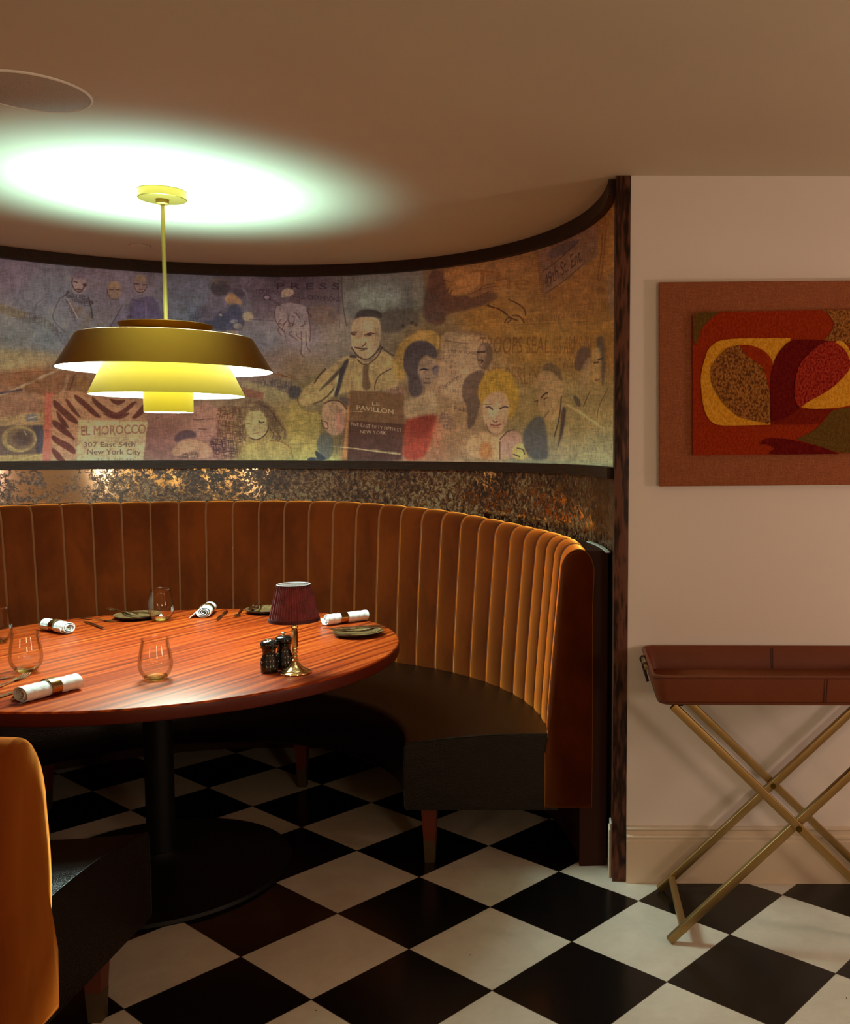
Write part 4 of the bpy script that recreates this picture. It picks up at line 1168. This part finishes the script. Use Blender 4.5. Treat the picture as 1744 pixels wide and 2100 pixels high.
Mrust = tuft_mat('wool_rust', hexc(142, 42, 14), hexc(160, 56, 22))
Mrust2 = tuft_mat('wool_dark_rust', hexc(110, 28, 14), hexc(128, 38, 18))
Mol = tuft_mat('wool_olive', hexc(92, 68, 28), hexc(108, 82, 38))
Myel = tuft_mat('wool_mustard', hexc(206, 140, 32), hexc(228, 168, 58))
Mtan = tuft_mat('wool_brown_fleck', hexc(92, 52, 26), hexc(172, 116, 58))
Mburg = tuft_mat('wool_burgundy', hexc(92, 16, 16), hexc(112, 26, 24))
Mred = tuft_mat('wool_crimson_fleck', hexc(122, 20, 18), hexc(176, 62, 44))
textile('woven_field', [(410, 1612), (420, 440), (640, 405), (1500, 400), (3560, 380), (3560, 1600)], Mrust, -.046, .016, False)
textile('olive_shape', [(419, 640), (421, 432), (470, 408), (650, 405), (560, 470), (490, 550), (445, 680)], Mol, -.048)
textile('fleck_shape', [(1510, 402), (2300, 395), (2300, 760), (1840, 760), (1680, 664), (1520, 655), (1590, 580), (1612, 510), (1570, 440)], Mtan, -.048)
textile('olive_shape', [(1290, 1480), (1420, 1420), (1490, 1360), (1540, 1290), (1600, 1235), (1840, 1210), (2300, 1100), (2300, 1606), (1620, 1606), (1480, 1545), (1340, 1505)], Mol, -.048)
textile('mustard_shape', [(1670, 660), (1720, 700), (1760, 800), (1960, 900), (1900, 1150), (1680, 1222), (1420, 1232), (1310, 1212), (1380, 1160), (1480, 1100), (1600, 1020), (1600, 800), (1620, 664)], Myel, -.049)
textile('mustard_shape', [(500, 860), (545, 710), (660, 630), (1240, 632), (1240, 660), (1150, 730), (1095, 830), (1062, 1000), (1064, 1360), (640, 1366), (560, 1330), (515, 1250), (490, 1130), (480, 960)], Myel, -.049)
textile('dark_rust_shape', [(1064, 1360), (1070, 1230), (1600, 1230), (1540, 1300), (1490, 1362)], Mrust2, -.0485)
textile('rust_shape', [(810, 685), (910, 690), (1000, 725), (1060, 780), (1095, 840), (1064, 1000), (1064, 1200), (1040, 1000), (1000, 880), (900, 800), (840, 750)], Mrust, -.050)
textile('fleck_shape', [(810, 685), (700, 710), (620, 790), (562, 880), (570, 1010), (610, 1090), (680, 1190), (790, 1290), (900, 1320), (1040, 1352), (1064, 1330), (1060, 1100), (1040, 1000), (1010, 880), (940, 830), (850, 760)], Mtan, -.0515)
textile('burgundy_shape', [(1064, 1000), (1080, 880), (1130, 760), (1200, 680), (1260, 650), (1400, 645), (1560, 660), (1400, 780), (1290, 900), (1260, 1000), (1265, 1180), (1310, 1225), (1200, 1300), (1120, 1330), (1070, 1330)], Mburg, -.0515)
textile('crimson_shape', [(1560, 664), (1620, 672), (1700, 740), (1740, 830), (1735, 900), (1670, 980), (1580, 1060), (1480, 1120), (1380, 1170), (1312, 1222), (1275, 1180), (1262, 1080), (1275, 960), (1320, 840), (1420, 740), (1500, 680)], Mred, -.053)
textile('burgundy_shape', [(975, 1525), (1010, 1480), (1060, 1472), (1200, 1480), (1300, 1500), (1480, 1550), (1600, 1590), (1640, 1612), (1120, 1612), (1050, 1606), (1080, 1575), (1110, 1562), (1060, 1530), (1010, 1522)], Mburg, -.050)

# ------------------------------------------------------------------ folding tray table
tr = empty('butler_tray_table', (.647, 2.85, 0)); tag(tr, 'chestnut leather tray on folding brass X-legs against the pale wall', 'tray table')
legsM = MB()
HX = .36; zt = .705


def xleg(name, yy, s, flip):
    # from foot to top
    a = (-s * HX, yy, .006); bb = (s * HX, yy, zt)
    mb = MB().bar(a, bb, .023, .020, (0, 1, 0), .0015)
    return mb.build(name, M_brass_leg, tr)


for yy, dy in ((-.17, .012), (.18, -.012)):
    xleg('leg', yy + dy, 1, 0); xleg('leg', yy - dy, -1, 0)
for yy in (-.17, .18):
    b = MB()
    for s_ in (-1, 1):
        c = [(.008 * math.cos(a), 0, .008 * math.sin(a)) for a in np.linspace(0, 2 * PI, 13)[:-1]]
    b.tube([(0, yy - .026, zt / 2), (0, yy + .026, zt / 2)], .0085, 16)
    b.tube([(0, yy - .030, zt / 2), (0, yy - .026, zt / 2)], .005, 12)
    b.build('pivot_bolt', M_brass, tr)
for s_ in (-1, 1):
    f = .11
    X = -s_ * (HX - f * HX * 2 * .5)
    MB().bar((X, -.17, .006 + zt * f * .5), (X, .18, .006 + zt * f * .5), .02, .018, (0, 0, 1), .0015).build('stretcher', M_brass_leg, tr)
    MB().bar((s_ * .345, -.175, zt + .001), (s_ * .345, .185, zt + .001), .03, .010, (0, 0, 1), .001).build('top_rail', M_black, tr)


# tray body: rounded flaring rectangle
def rrect(hx, hy, r, z, n=6):
    p = []
    for cx_, cy_, a0 in ((hx - r, hy - r, 0), (-hx + r, hy - r, 90), (-hx + r, -hy + r, 180), (hx - r, -hy + r, 270)):
        for k in range(n + 1):
            a = R_(a0 + 90 * k / n); p.append((cx_ + r * math.cos(a), cy_ + r * math.sin(a), z))
    return p


def loops(mb, Ls, capa=False, capb=False):
    n = len(Ls[0]); v = [q for L in Ls for q in L]; f = []
    for i in range(len(Ls) - 1):
        for k in range(n): k2 = (k + 1) % n; f.append((i * n + k, i * n + k2, (i + 1) * n + k2, (i + 1) * n + k))
    if capa: f.append(tuple(range(n - 1, -1, -1)))
    if capb: f.append(tuple((len(Ls) - 1) * n + k for k in range(n)))
    mb.add(v, f); return mb


ty0 = -.005
trayM = MB()
Ls = [rrect(.395, .198, .03, .712), rrect(.402, .204, .032, .716), rrect(.421, .212, .036, .792), rrect(.4205, .2115, .036, .7965), rrect(.414, .205, .034, .797), rrect(.411, .202, .033, .794), rrect(.395, .192, .03, .722)]
Ls = [[(x, y + ty0, z) for x, y, z in L] for L in Ls]
tray = loops(trayM, Ls, True, True).build('tray', M_tray, tr, a=40)
L = [[(x, y + ty0, z) for x, y, z in rrect(.394, .191, .03, z_)] for z_ in (.7225, .7245)]
loops(MB(), L, True, True).build('tray_lining', M_trayin, tray, a=40)
# stitched seams: rim lines and vertical joins
def seam_y(z, hyo, hxo): pass
b = MB()
for z_, hx_, hy_ in ((.7905, .4213, .2123), (.7215, .4040, .2055)):
    b.tube([(x, y + ty0, z_) for x, y, z in rrect(hx_, hy_, .034, z_)], .0011, 6, closed=True)
for X in (.06,):
    for dx in (-.0035, .0035):
        b.tube([(X + dx, -.2055 + ty0, .7215), (X + dx, -.2123 + ty0, .7905)], .0010, 6)
for X in (-.005,):
    for dx in (-.003, .003):
        b.tube([(X + dx, .1925 + ty0, .725), (X + dx, .2005 + ty0, .790)], .0010, 6)
b.build('seam', M_stitch, tray)
for s_ in (-1, 1):
    hx_ = s_ * .4275
    b = MB().tube([(hx_, -.085, .789), (hx_, .075, .789)], .0062, 12)
    h = b.build('handle', M_brass_leg, tray)
    for yy in (-.052, .042):
        b = MB().tube([(s_ * .4275 + .0085 * math.cos(a), yy, .789 + .0085 * math.sin(a)) for a in np.linspace(0, 2 * PI, 17)[:-1]], .0032, 8, closed=True)
        b.tube([(s_ * .430, yy, .782), (s_ * .427, yy, .765), (s_ * .4205, yy, .742)], .0042, 8)
        b.build('handle_strap', M_stitch, h)

# ------------------------------------------------------------------ ceiling fittings
b = MB().lathe([(0, -.004), (.128, -.004), (.131, -.003), (.1335, -.0005)], 72)
sp_e = empty('ceiling_speaker', (-1.297, 2.385, ZC)); tag(sp_e, 'round flush ceiling speaker with pale grille at upper left', 'speaker')
t = NT('perforated_grille'); v = t.coord('Object')
vo = t.new('TexVoronoi', i_Scale=520.0); t.link(v, vo.inputs['Vector'])
bb = t.bsdf(Base_Color=t.ramp(vo.outputs['Distance'], [(.2, (.30, .28, .23, 1)), (.55, (.46, .43, .36, 1))]), Roughness=.7)
b.build('grille', t.m, sp_e)
MB().lathe([(.131, -.0035), (.1335, -.005), (.137, -.003), (.138, -.0005)], 72).build('rim', M_whitein, sp_e)
sk = empty('sprinkler_cover', (-1.822, 4.16, ZC)); tag(sk, 'small concealed sprinkler cover disc on the ceiling behind the pendant rod', 'sprinkler')
MB().lathe([(0, -.003), (.040, -.003), (.041, -.0005)], 40).build('cover_disc', M_ceil, sk)
MB().lathe([(.0412, -.0008), (.0435, -.0008)], 40).build('shadow_gap', M_black, sk)

# ------------------------------------------------------------------ table lamp
def tabpt(x, y, z=TZ): return atz(x, y, z)


def lamp():
    p = tabpt(606, 1380)
    r = empty('table_lamp', p); tag(r, 'small brass table lamp with pleated burgundy shade beside the pepper mills', 'table lamp')
    pr = [(0, 0), (.045, 0), (.0465, .002), (.046, .005), (.041, .008), (.039, .0085), (.036, .012), (.028, .015), (.019, .021), (.013, .029), (.0085, .034), (.0105, .037), (.0105, .040), (.0065, .043), (.0085, .047), (.0095, .050), (.006, .054), (.005, .058), (.0085, .061), (.0085, .064), (.0055, .067), (.0085, .070), (.0095, .073), (.0055, .078)]
    MB().lathe([(a, z) for a, z in pr], 48).build('base', M_gold, r)
    MB().lathe([(.0052, .076), (.0095, .080), (.0098, .12), (.0085, .136)], 8).lathe([(.0085, .134), (.011, .137), (.0105, .141), (.006, .144), (.0055, .148), (.0095, .151), (.011, .155), (.0095, .160), (.006, .163), (.006, .18), (0, .18)], 24).build('stem', M_gold, r, a=20)
    sh = MB(); n = 320; rows = []
    for i in range(n + 1):
        a = 2 * PI * i / n; w = .0013 * math.sin(a * 54) + .0004 * math.sin(a * 131)
        rows.append([((R0 + w) * math.cos(a), (R0 + w) * math.sin(a), z) for R0, z in [(.0725 + (.0485 - .0725) * k / 8, .158 + .104 * k / 8) for k in range(9)]])
    sh.grid(rows)
    rows = [[((R0) * math.cos(a), (R0) * math.sin(a), z) for R0, z in [(.0705, .159), (.0465, .261)]] for a in np.linspace(0, 2 * PI, 65)]
    t = NT('burgundy_pleated_silk'); v = t.coord('Object')
    n_ = t.noise(1, 3, .6, t.coord('Object', (340, 340, 16)))
    n2 = t.noise(30, 3, .6, v)
    k = t.math('ADD', t.math('MULTIPLY', n_, .6), t.math('MULTIPLY', n2, .4))
    bb = t.bsdf(Base_Color=t.ramp(k, [(.38, hexc(88, 22, 28)), (.64, hexc(150, 50, 54))]), Roughness=.7, Sheen=.3)
    s = sh.build('lamp_shade', t.m, r, a=80)
    MB().grid(rows).build('shade_lining', M_whitein, s)
    trim = plain('burgundy_trim', hexc(76, 18, 22), .7)
    MB().lathe([(.0722, .1555), (.0742, .156), (.0728, .166), (.0712, .166)], 64, closed=True).build('shade_trim', trim, s)
    MB().lathe([(.0500, .2555), (.0502, .256), (.0490, .2645), (.0475, .2645)], 64, closed=True).build('shade_trim', trim, s)
    MB().tube([(.047 * math.cos(a), .047 * math.sin(a), .2635) for a in np.linspace(0, 2 * PI, 41)[:-1]], .0016, 8, closed=True).tube([(-.046, 0, .255), (.046, 0, .255)], .001, 6).tube([(0, -.046, .255), (0, .046, .255)], .001, 6).lathe([(.008, .17), (.008, .235), (0, .24)], 16).build('shade_frame', M_whitein, s)
    return r


lamp()


# pepper and salt mills
def mill(name, x, y, kn, label, s=1.0):
    p = tabpt(x, y); r = empty(name, p); tag(r, label, 'mill', 'black mills beside the table lamp')
    pr = [(0, 0), (.0245, 0), (.0255, .002), (.0255, .030), (.0235, .032), (.0235, .034), (.0255, .036), (.0250, .040), (.0205, .048), (.0190, .058), (.0205, .068), (.0240, .075)]
    MB().lathe([(a * s, z * s) for a, z in pr] + [(0, .0751 * s)], 40).build('body', M_mill, r, a=50)
    hd = [(.0225, .0765), (.0248, .078), (.0255, .083), (.0245, .089), (.0200, .094), (.010, .0965), (0, .097)]
    MB().lathe([(a * s, z * s) for a, z in hd], 40).build('head', M_mill, r, a=50)
    if kn:
        MB().lathe([(.006, .0965), (.0055, .099), (.003, .101), (.0035, .1035), (.0068, .106), (.0068, .109), (.004, .111), (0, .1112)], 24).build('knob', M_steel, r)
    else:
        MB().lathe([(.0115, .0955), (.0110, .0985), (.004, .1005), (0, .101)], 24).build('cap', M_steel, r)


mill('salt_mill', 553, 1378, False, 'black wooden mill with flat metal cap, left of the taller one')
mill('pepper_mill', 583, 1370, True, 'black wooden mill with a turned metal knob, tucked behind the brass lamp', 1.03)

# ------------------------------------------------------------------ glasses
t = NT('clear_glass')
tr_ = t.new('BsdfTransparent'); tr_.inputs[0].default_value = (.985, .975, .95, 1)
gl = t.new('BsdfGlossy'); gl.inputs['Roughness'].default_value = .02
lw = t.new('LayerWeight'); lw.inputs['Blend'].default_value = .2
fa = t.math('ADD', t.math('MULTIPLY', lw.outputs['Fresnel'], .5), .02)
mx = t.new('MixShader'); t.link(fa, mx.inputs[0]); t.link(tr_.outputs[0], mx.inputs[1]); t.link(gl.outputs[0], mx.inputs[2])
t.link(mx.outputs[0], t.out.inputs[0]); M_glass = t.m
t = NT('thick_glass_base')
g_ = t.new('BsdfGlass'); g_.inputs['Color'].default_value = (1, .93, .70, 1); g_.inputs['Roughness'].default_value = .02; g_.inputs['IOR'].default_value = 1.45
t.link(g_.outputs[0], t.out.inputs[0]); M_glassb = t.m


def glass(x, y, h, label, s=1.0):
    p = tabpt(x, y); r = empty('stemless_glass', p + Vector((0, 0, .0006))); tag(r, label, 'glass', 'stemless glasses on the round table')
    out = [(.020, 0), (.026, .002), (.035, .010), (.0425, .022), (.0468, .036), (.0475, .048), (.0455, .066), (.0420, .086), (.0385, .105), (.0372, .1185), (.0378, .1200)]
    inn = [(.0362, .1198), (.0360, .1170), (.0373, .105), (.0408, .086), (.0443, .066), (.0463, .048), (.0455, .036), (.041, .023), (.033, .0125)]
    MB().lathe([(a * s, z * h / .12) for a, z in out + inn], 56).build('bowl', M_glass, r, a=80)
    MB().lathe([(0, .0006), (.0195, .0004), (.0255, .0025), (.0325, .0095), (.0315, .0118), (.022, .0085), (.010, .0065), (0, .006)], 40).build('base', M_glassb, r, a=80)
    return r


glass(320, 1394, .120, 'stemless glass standing alone near the front edge of the table')
glass(54, 1378, .122, 'stemless glass beside the near rolled napkin, fork tines at its foot', .98)
glass(-5, 1318, .122, 'stemless glass cut by the left edge of the picture')
glass(331, 1273, .124, 'stemless glass at the back of the table in front of the left plate', 1.0)


# ------------------------------------------------------------------ rolled napkins
def linen():
    t = NT('white_linen'); v = t.coord('Object')
    n = t.noise(1, 3, .6, t.coord('Object', (40, 400, 400)))
    b = t.bsdf(Base_Color=t.ramp(n, [(.3, (.72, .76, .74, 1)), (.7, (.86, .88, .86, 1))]), Roughness=.9, Sheen=.2)
    t.bump(b, t.noise(35, 4, .6, v), .5, .006)
    return t.m


M_linen = linen()


def napkin(p0, p1, L, rad, label, rpos=.45, seed=0, ringm=None, flap=1):
    """roll lying on the table from p0 to p1 (pixels of its two ends on the table)"""
    a = tabpt(*p0); b = tabpt(*p1); mid = (a + b) / 2; d = (b - a); ang = math.atan2(d.y, d.x)
    r = empty('rolled_napkin', (mid.x, mid.y, TZ), ang); tag(r, label, 'napkin', 'rolled napkins on the round table')
    rg = random.Random(seed)
    # spiral cross-section (y,z), slightly flattened
    turns = 3.3; n = 120; pts = []
    for i in range(n + 1):
        t = i / n; rr = .0045 + (rad - .0045) * t; th = turns * 2 * PI * t + (-1.9)
        pts.append((rr * math.cos(th) * 1.12, rr * math.sin(th) * .9))
    # tail flap lying on the table
    ph = pts[-1]
    for k in range(1, 9):
        pts.append((ph[0] + flap * .003 * k, max(-rad * .86 + .001 * k * .2, ph[1] - .0025 * k)))
    w = .0017
    rows = []
    NL = 26
    for s in (1, -1):
        for i in range(NL + 1):
            x = -L / 2 + L * i / NL
            pinch = 1 - .17 * math.exp(-((x / L + .5 - rpos) / .07) ** 2)
            row = []
            for k, (y, z) in enumerate(pts):
                k0 = max(0, k - 1); k1 = min(len(pts) - 1, k + 1)
                tx, tz = pts[k1][0] - pts[k0][0], pts[k1][1] - pts[k0][1]; l_ = math.hypot(tx, tz) or 1
                nx, nz = -tz / l_, tx / l_
                wob = .0012 * math.sin(7 * x / L * 6 + k * .11 + seed) * (k / len(pts))
                xo = x + (.010 * math.sin(k * .05 + seed) * (k / len(pts)) if i in (0, NL) else .006 * math.sin(k * .05 + seed) * (k / len(pts)))
                row.append((xo, (y + nx * w * s / 2 + wob) * pinch, (z + nz * w * s / 2 + wob * .6) * pinch + rad * .93))
            rows.append(row)
    A, B = rows[:NL + 1], rows[NL + 1:]
    mb = MB().grid(A); mb.grid(B)
    m_ = len(pts)
    # close ends
    for e in (0, NL):
        mb.grid([A[e], B[e]])
    mb.grid([[q[0] for q in A], [q[0] for q in B]]); mb.grid([[q[-1] for q in A], [q[-1] for q in B]])
    mb.build('linen_roll', M_linen, r, a=60)
    xr = -L / 2 + L * rpos
    rw = .0145; rr = rad * .985
    ring = [(xr - rw, 0), (xr + rw, 0)]
    rows = []
    for i in range(49):
        t = 2 * PI * i / 48
        rows.append([(xx, q * math.cos(t) * 1.08, q * math.sin(t) * .93 + rad * .925) for xx, q in ((xr - rw, rr), (xr - rw, rr + .0014), (xr + rw, rr + .0014), (xr + rw, rr), (xr - rw, rr))])
    MB().grid(rows).build('napkin_ring', M_ring, r, a=40)
    return r


napkin((43, 1442), (160, 1412), .168, .0255, 'white rolled napkin nearest the camera, at the front left edge of the table', .52, 1)
napkin((150, 1302), (88, 1290), .150, .0245, 'white rolled napkin behind the glasses at the left of the table', .52, 2, flap=-1)
napkin((418, 1268), (430, 1256), .140, .0250, 'white rolled napkin pointing away, left of the middle knife and fork', .55, 3)
napkin((665, 1283), (752, 1272), .168, .0240, 'white rolled napkin lying behind the right plate beside the lamp', .42, 4, flap=-1)


# ------------------------------------------------------------------ plates
def plate_mat():
    t = NT('speckled_stoneware'); v = t.coord('Object')
    s = t.new('SeparateXYZ'); t.link(v, s.inputs[0])
    r = t.math('SQRT', t.math('ADD', t.math('MULTIPLY', s.outputs[0], s.outputs[0]), t.math('MULTIPLY', s.outputs[1], s.outputs[1])))
    rings = t.math('SINE', t.math('MULTIPLY', r, 900.0))
    k = t.math('ADD', t.noise(120, 4, .7, v), t.math('MULTIPLY', rings, .08))
    b = t.bsdf(Base_Color=t.ramp(k, [(.38, hexc(62, 44, 24)), (.62, hexc(132, 104, 64))]), Roughness=.28)
    t.bump(b, rings, .25, .001)
    return t.m


M_plate = plate_mat(); M_platedk = plain('dark_glaze', (.012, .012, .012, 1), .2)


def plate(x, y, R, label):
    p = tabpt(x, y); r = empty('side_plate', p); tag(r, label, 'plate', 'speckled side plates on the round table')
    MB().lathe([(0, .004), (R * .60, .004), (R * .78, .007), (R * .93, .0125), (R * .985, .0165), (R, .0172)], 72).build('dish', M_plate, r, a=80)
    MB().lathe([(R, .0172), (R * 1.003, .0160), (R * .93, .0095), (R * .72, .002), (R * .60, .0005), (0, .0005)], 72).build('underside', M_platedk, r, a=80)
    return p


PR = plate(734, 1303, .088, 'speckled side plate at the right end of the table with cutlery across it')
PB = plate(548, 1256, .086, 'speckled side plate at the back of the table, partly behind the lamp shade')
PLf = plate(283, 1268, .088, 'speckled side plate behind the glass at the back left of the table')


# ------------------------------------------------------------------ cutlery (flat along +x, tip at +x)
def make_knife():
    r = empty('table_knife')
    hz = MB(); rows = []
    for i in range(13):
        t = i / 12; x = -.105 + .095 * t; w = .0052 + .0022 * math.sin(t * PI * .9 + .3); h = .0032
        rows.append([(x, w * math.cos(a), .0035 + h * math.sin(a)) for a in np.linspace(0, 2 * PI, 13)])
    hz.grid(rows); hz.add(rows[0][:-1], [tuple(range(12))]); hz.add(rows[-1][:-1], [tuple(range(12))])
    hz.build('handle', M_cut, r)
    bl = [(-.010, -.004), (.01, -.0085), (.055, -.0095), (.085, -.007), (.102, .001), (.105, .0055), (.08, .006), (-.010, .005)]
    MB().prism(bl, lambda p: (p[0], p[1], .0028), lambda p: (p[0], p[1], .0045)).build('blade', M_cut, r, smooth=False)
    return r


def make_fork():
    r = empty('table_fork'); rows = []
    for i in range(17):
        t = i / 16; x = -.10 + .13 * t; w = .0062 - .0032 * math.sin(t * PI * .55); z = .003 + .004 * math.sin(t * PI)
        rows.append([(x, w * math.cos(a), z + .0017 * math.sin(a)) for a in np.linspace(0, 2 * PI, 11)])
    mb = MB().grid(rows); mb.add(rows[0][:-1], [tuple(range(10))]); mb.build('handle', M_cut, r)
    hd = MB()
    xs = [.028, .036, .046, .056]; ws = [.0032, .0085, .0115, .0118]
    hd.grid([[(x, w * s, .004 + .0015 * (abs(s) > .9) - .001) for s in (-1, -.5, 0, .5, 1)] for x, w in zip(xs, ws)])
    hd.grid([[(x, w * s, .0052 + .0015 * (abs(s) > .9) - .001) for s in (-1, -.5, 0, .5, 1)] for x, w in zip(xs, ws)])
    for k in range(4):
        y = -.0102 + .0068 * k
        hd.tube([(.054, y, .0036), (.072, y, .0038), (.090, y * .96, .0062), (.100, y * .93, .0095)], [.0017, .0016, .0013, .0007], 8)
    hd.build('tines', M_cut, r)
    return r


def copy_tree(o, parent=None):
    c = o.copy(); COL.objects.link(c)
    if parent: c.parent = parent
    for ch in list(o.children): copy_tree(ch, c)
    return c


K0 = make_knife(); F0 = make_fork(); used = {'k': False, 'f': False}


def put(kind, p0, p1, label, z=0.0, tilt=0, slide=0):
    """handle end p0 -> tip p1 in pixels on the table"""
    src = K0 if kind == 'k' else F0
    o = src if not used[kind] else copy_tree(src); used[kind] = True
    a = tabpt(*p0, TZ + z) if not isinstance(p0, Vector) else p0
    b = tabpt(*p1, TZ + z) if not isinstance(p1, Vector) else p1
    d = (b - a); ang = math.atan2(d.y, d.x); d.normalize()
    c = b - d * .1015 if slide == 0 else a + d * .105
    o.location = (c.x, c.y, TZ + z); o.rotation_euler = (0, tilt, ang)
    tag(o, label, 'knife' if kind == 'k' else 'fork', 'knives on the round table' if kind == 'k' else 'forks on the round table')
    return o


put('f', (0, 1411), (57, 1386), 'bronze fork with tines beside the glass at the front left of the table')
put('k', (-40, 1400), (30, 1390), 'bronze knife blade entering at the left edge, above the near fork')
put('k', (-40, 1443), (34, 1420), 'bronze knife passing under the end of the nearest rolled napkin')
put('k', (214, 1291), (168, 1274), 'dark knife lying right of the left rolled napkin', slide=1)
put('f', (186, 1271), (243, 1277), 'bronze fork beside the knife at the back left, tines towards the left plate')
put('k', (-20, 0) if False else tabpt(302, 1268, TZ), tabpt(228, 1262, TZ), 'thin knife resting on the rim of the left plate', .0175, 0, 0)
put('f', tabpt(292, 1272, TZ), tabpt(222, 1260, TZ), 'fork resting on the rim of the left plate', .0178, 0, 0)
put('k', (470, 1250), (446, 1273), 'knife lying alone right of the middle rolled napkin')
put('f', (500, 1246), (484, 1268), 'fork between the loose knife and the back plate')
put('k', tabpt(530, 1240, TZ), tabpt(512, 1262, TZ), 'knife laid over the left rim of the back plate', .0175)
put('f', tabpt(548, 1240, TZ), tabpt(520, 1262, TZ), 'fork laid on the back plate next to the knife', .0178)
put('k', tabpt(792, 1294, TZ), tabpt(664, 1301, TZ), 'bronze knife laid across the right plate, handle to the right', .0175)
put('f', tabpt(790, 1299, TZ), tabpt(676, 1305, TZ), 'bronze fork laid across the right plate beside the knife', .0178)

# ------------------------------------------------------------------ glowing bar added behind the camera for the mirror to reflect
bar = empty('added_back_bar', (0, -2.9, 0)); tag(bar, 'unseen dark back bar with warm glowing panels, added so the antique mirror has flecks to reflect', 'bar')
MB().box((-3.2, -.18, 0), (3.0, .18, .86), .004).build('cabinet', M_brown, bar)
MB().box((-3.2, -.18, 1.24), (3.0, .1, 1.28), .004).build('upper_shelf', M_brown, bar)
M_added_glow = emis('added_warm_glow', (1.0, .62, .22), 9.0)  # unseen glow, added only for reflections in the mirror
x = -3.0
rg = random.Random(3)
while x < 2.7:
    wd = rg.uniform(.12, .5)
    MB().box((x, -.15, 1.02 + rg.uniform(-.03, .03)), (x + wd, -.13, 1.16)).build('added_glow_panel', M_added_glow, bar, smooth=False)
    x += wd + rg.uniform(.1, .45)

#@@LIGHTS
# ------------------------------------------------------------------ lights
UL = bpy.data.lights.new('pendant_uplight', 'AREA'); UL.shape = 'DISK'; UL.size = .26; UL.energy = 17; UL.color = (.54, 1.0, .90); UL.spread = R_(122)
uo = bpy.data.objects.new('pendant_uplight', UL); COL.objects.link(uo); uo.location = (PX, PY, 1.8135); uo.rotation_euler = (PI, 0, 0)
def point(name, loc, e, col, r=.12):
    L = bpy.data.lights.new(name, 'POINT'); L.energy = e; L.color = col; L.shadow_soft_size = r
    o = bpy.data.objects.new(name, L); COL.objects.link(o); o.location = loc; return o


def area(name, loc, e, col, sx, sy, rot=(0, 0, 0)):
    L = bpy.data.lights.new(name, 'AREA'); L.energy = e; L.color = col; L.shape = 'RECTANGLE'; L.size = sx; L.size_y = sy
    o = bpy.data.objects.new(name, L); COL.objects.link(o); o.location = loc; o.rotation_euler = rot; return o


WARM = (1.0, .72, .48)
point('room_lamp', (1.3, -.6, 1.35), 50, WARM, .15)
point('room_lamp', (-2.3, -1.3, 1.35), 34, WARM, .15)
point('room_lamp', (2.5, 1.7, 1.3), 36, (1.0, .69, .56), .15)

w = bpy.data.worlds.new('world'); sc.world = w; w.use_nodes = True
w.node_tree.nodes['Background'].inputs[0].default_value = (.35, .2, .1, 1)
w.node_tree.nodes['Background'].inputs[1].default_value = .05

vs = sc.view_settings
vs.view_transform = 'Standard'; vs.look = 'None'; vs.gamma = 1; vs.exposure = 0; vs.use_curve_mapping = False
sc.cycles.use_denoising = True
sc.cycles.max_bounces = 8
sc.cycles.diffuse_bounces = 4
sc.cycles.transparent_max_bounces = 12
sc.cycles.sample_clamp_indirect = 6
sc.cycles.caustics_reflective = False
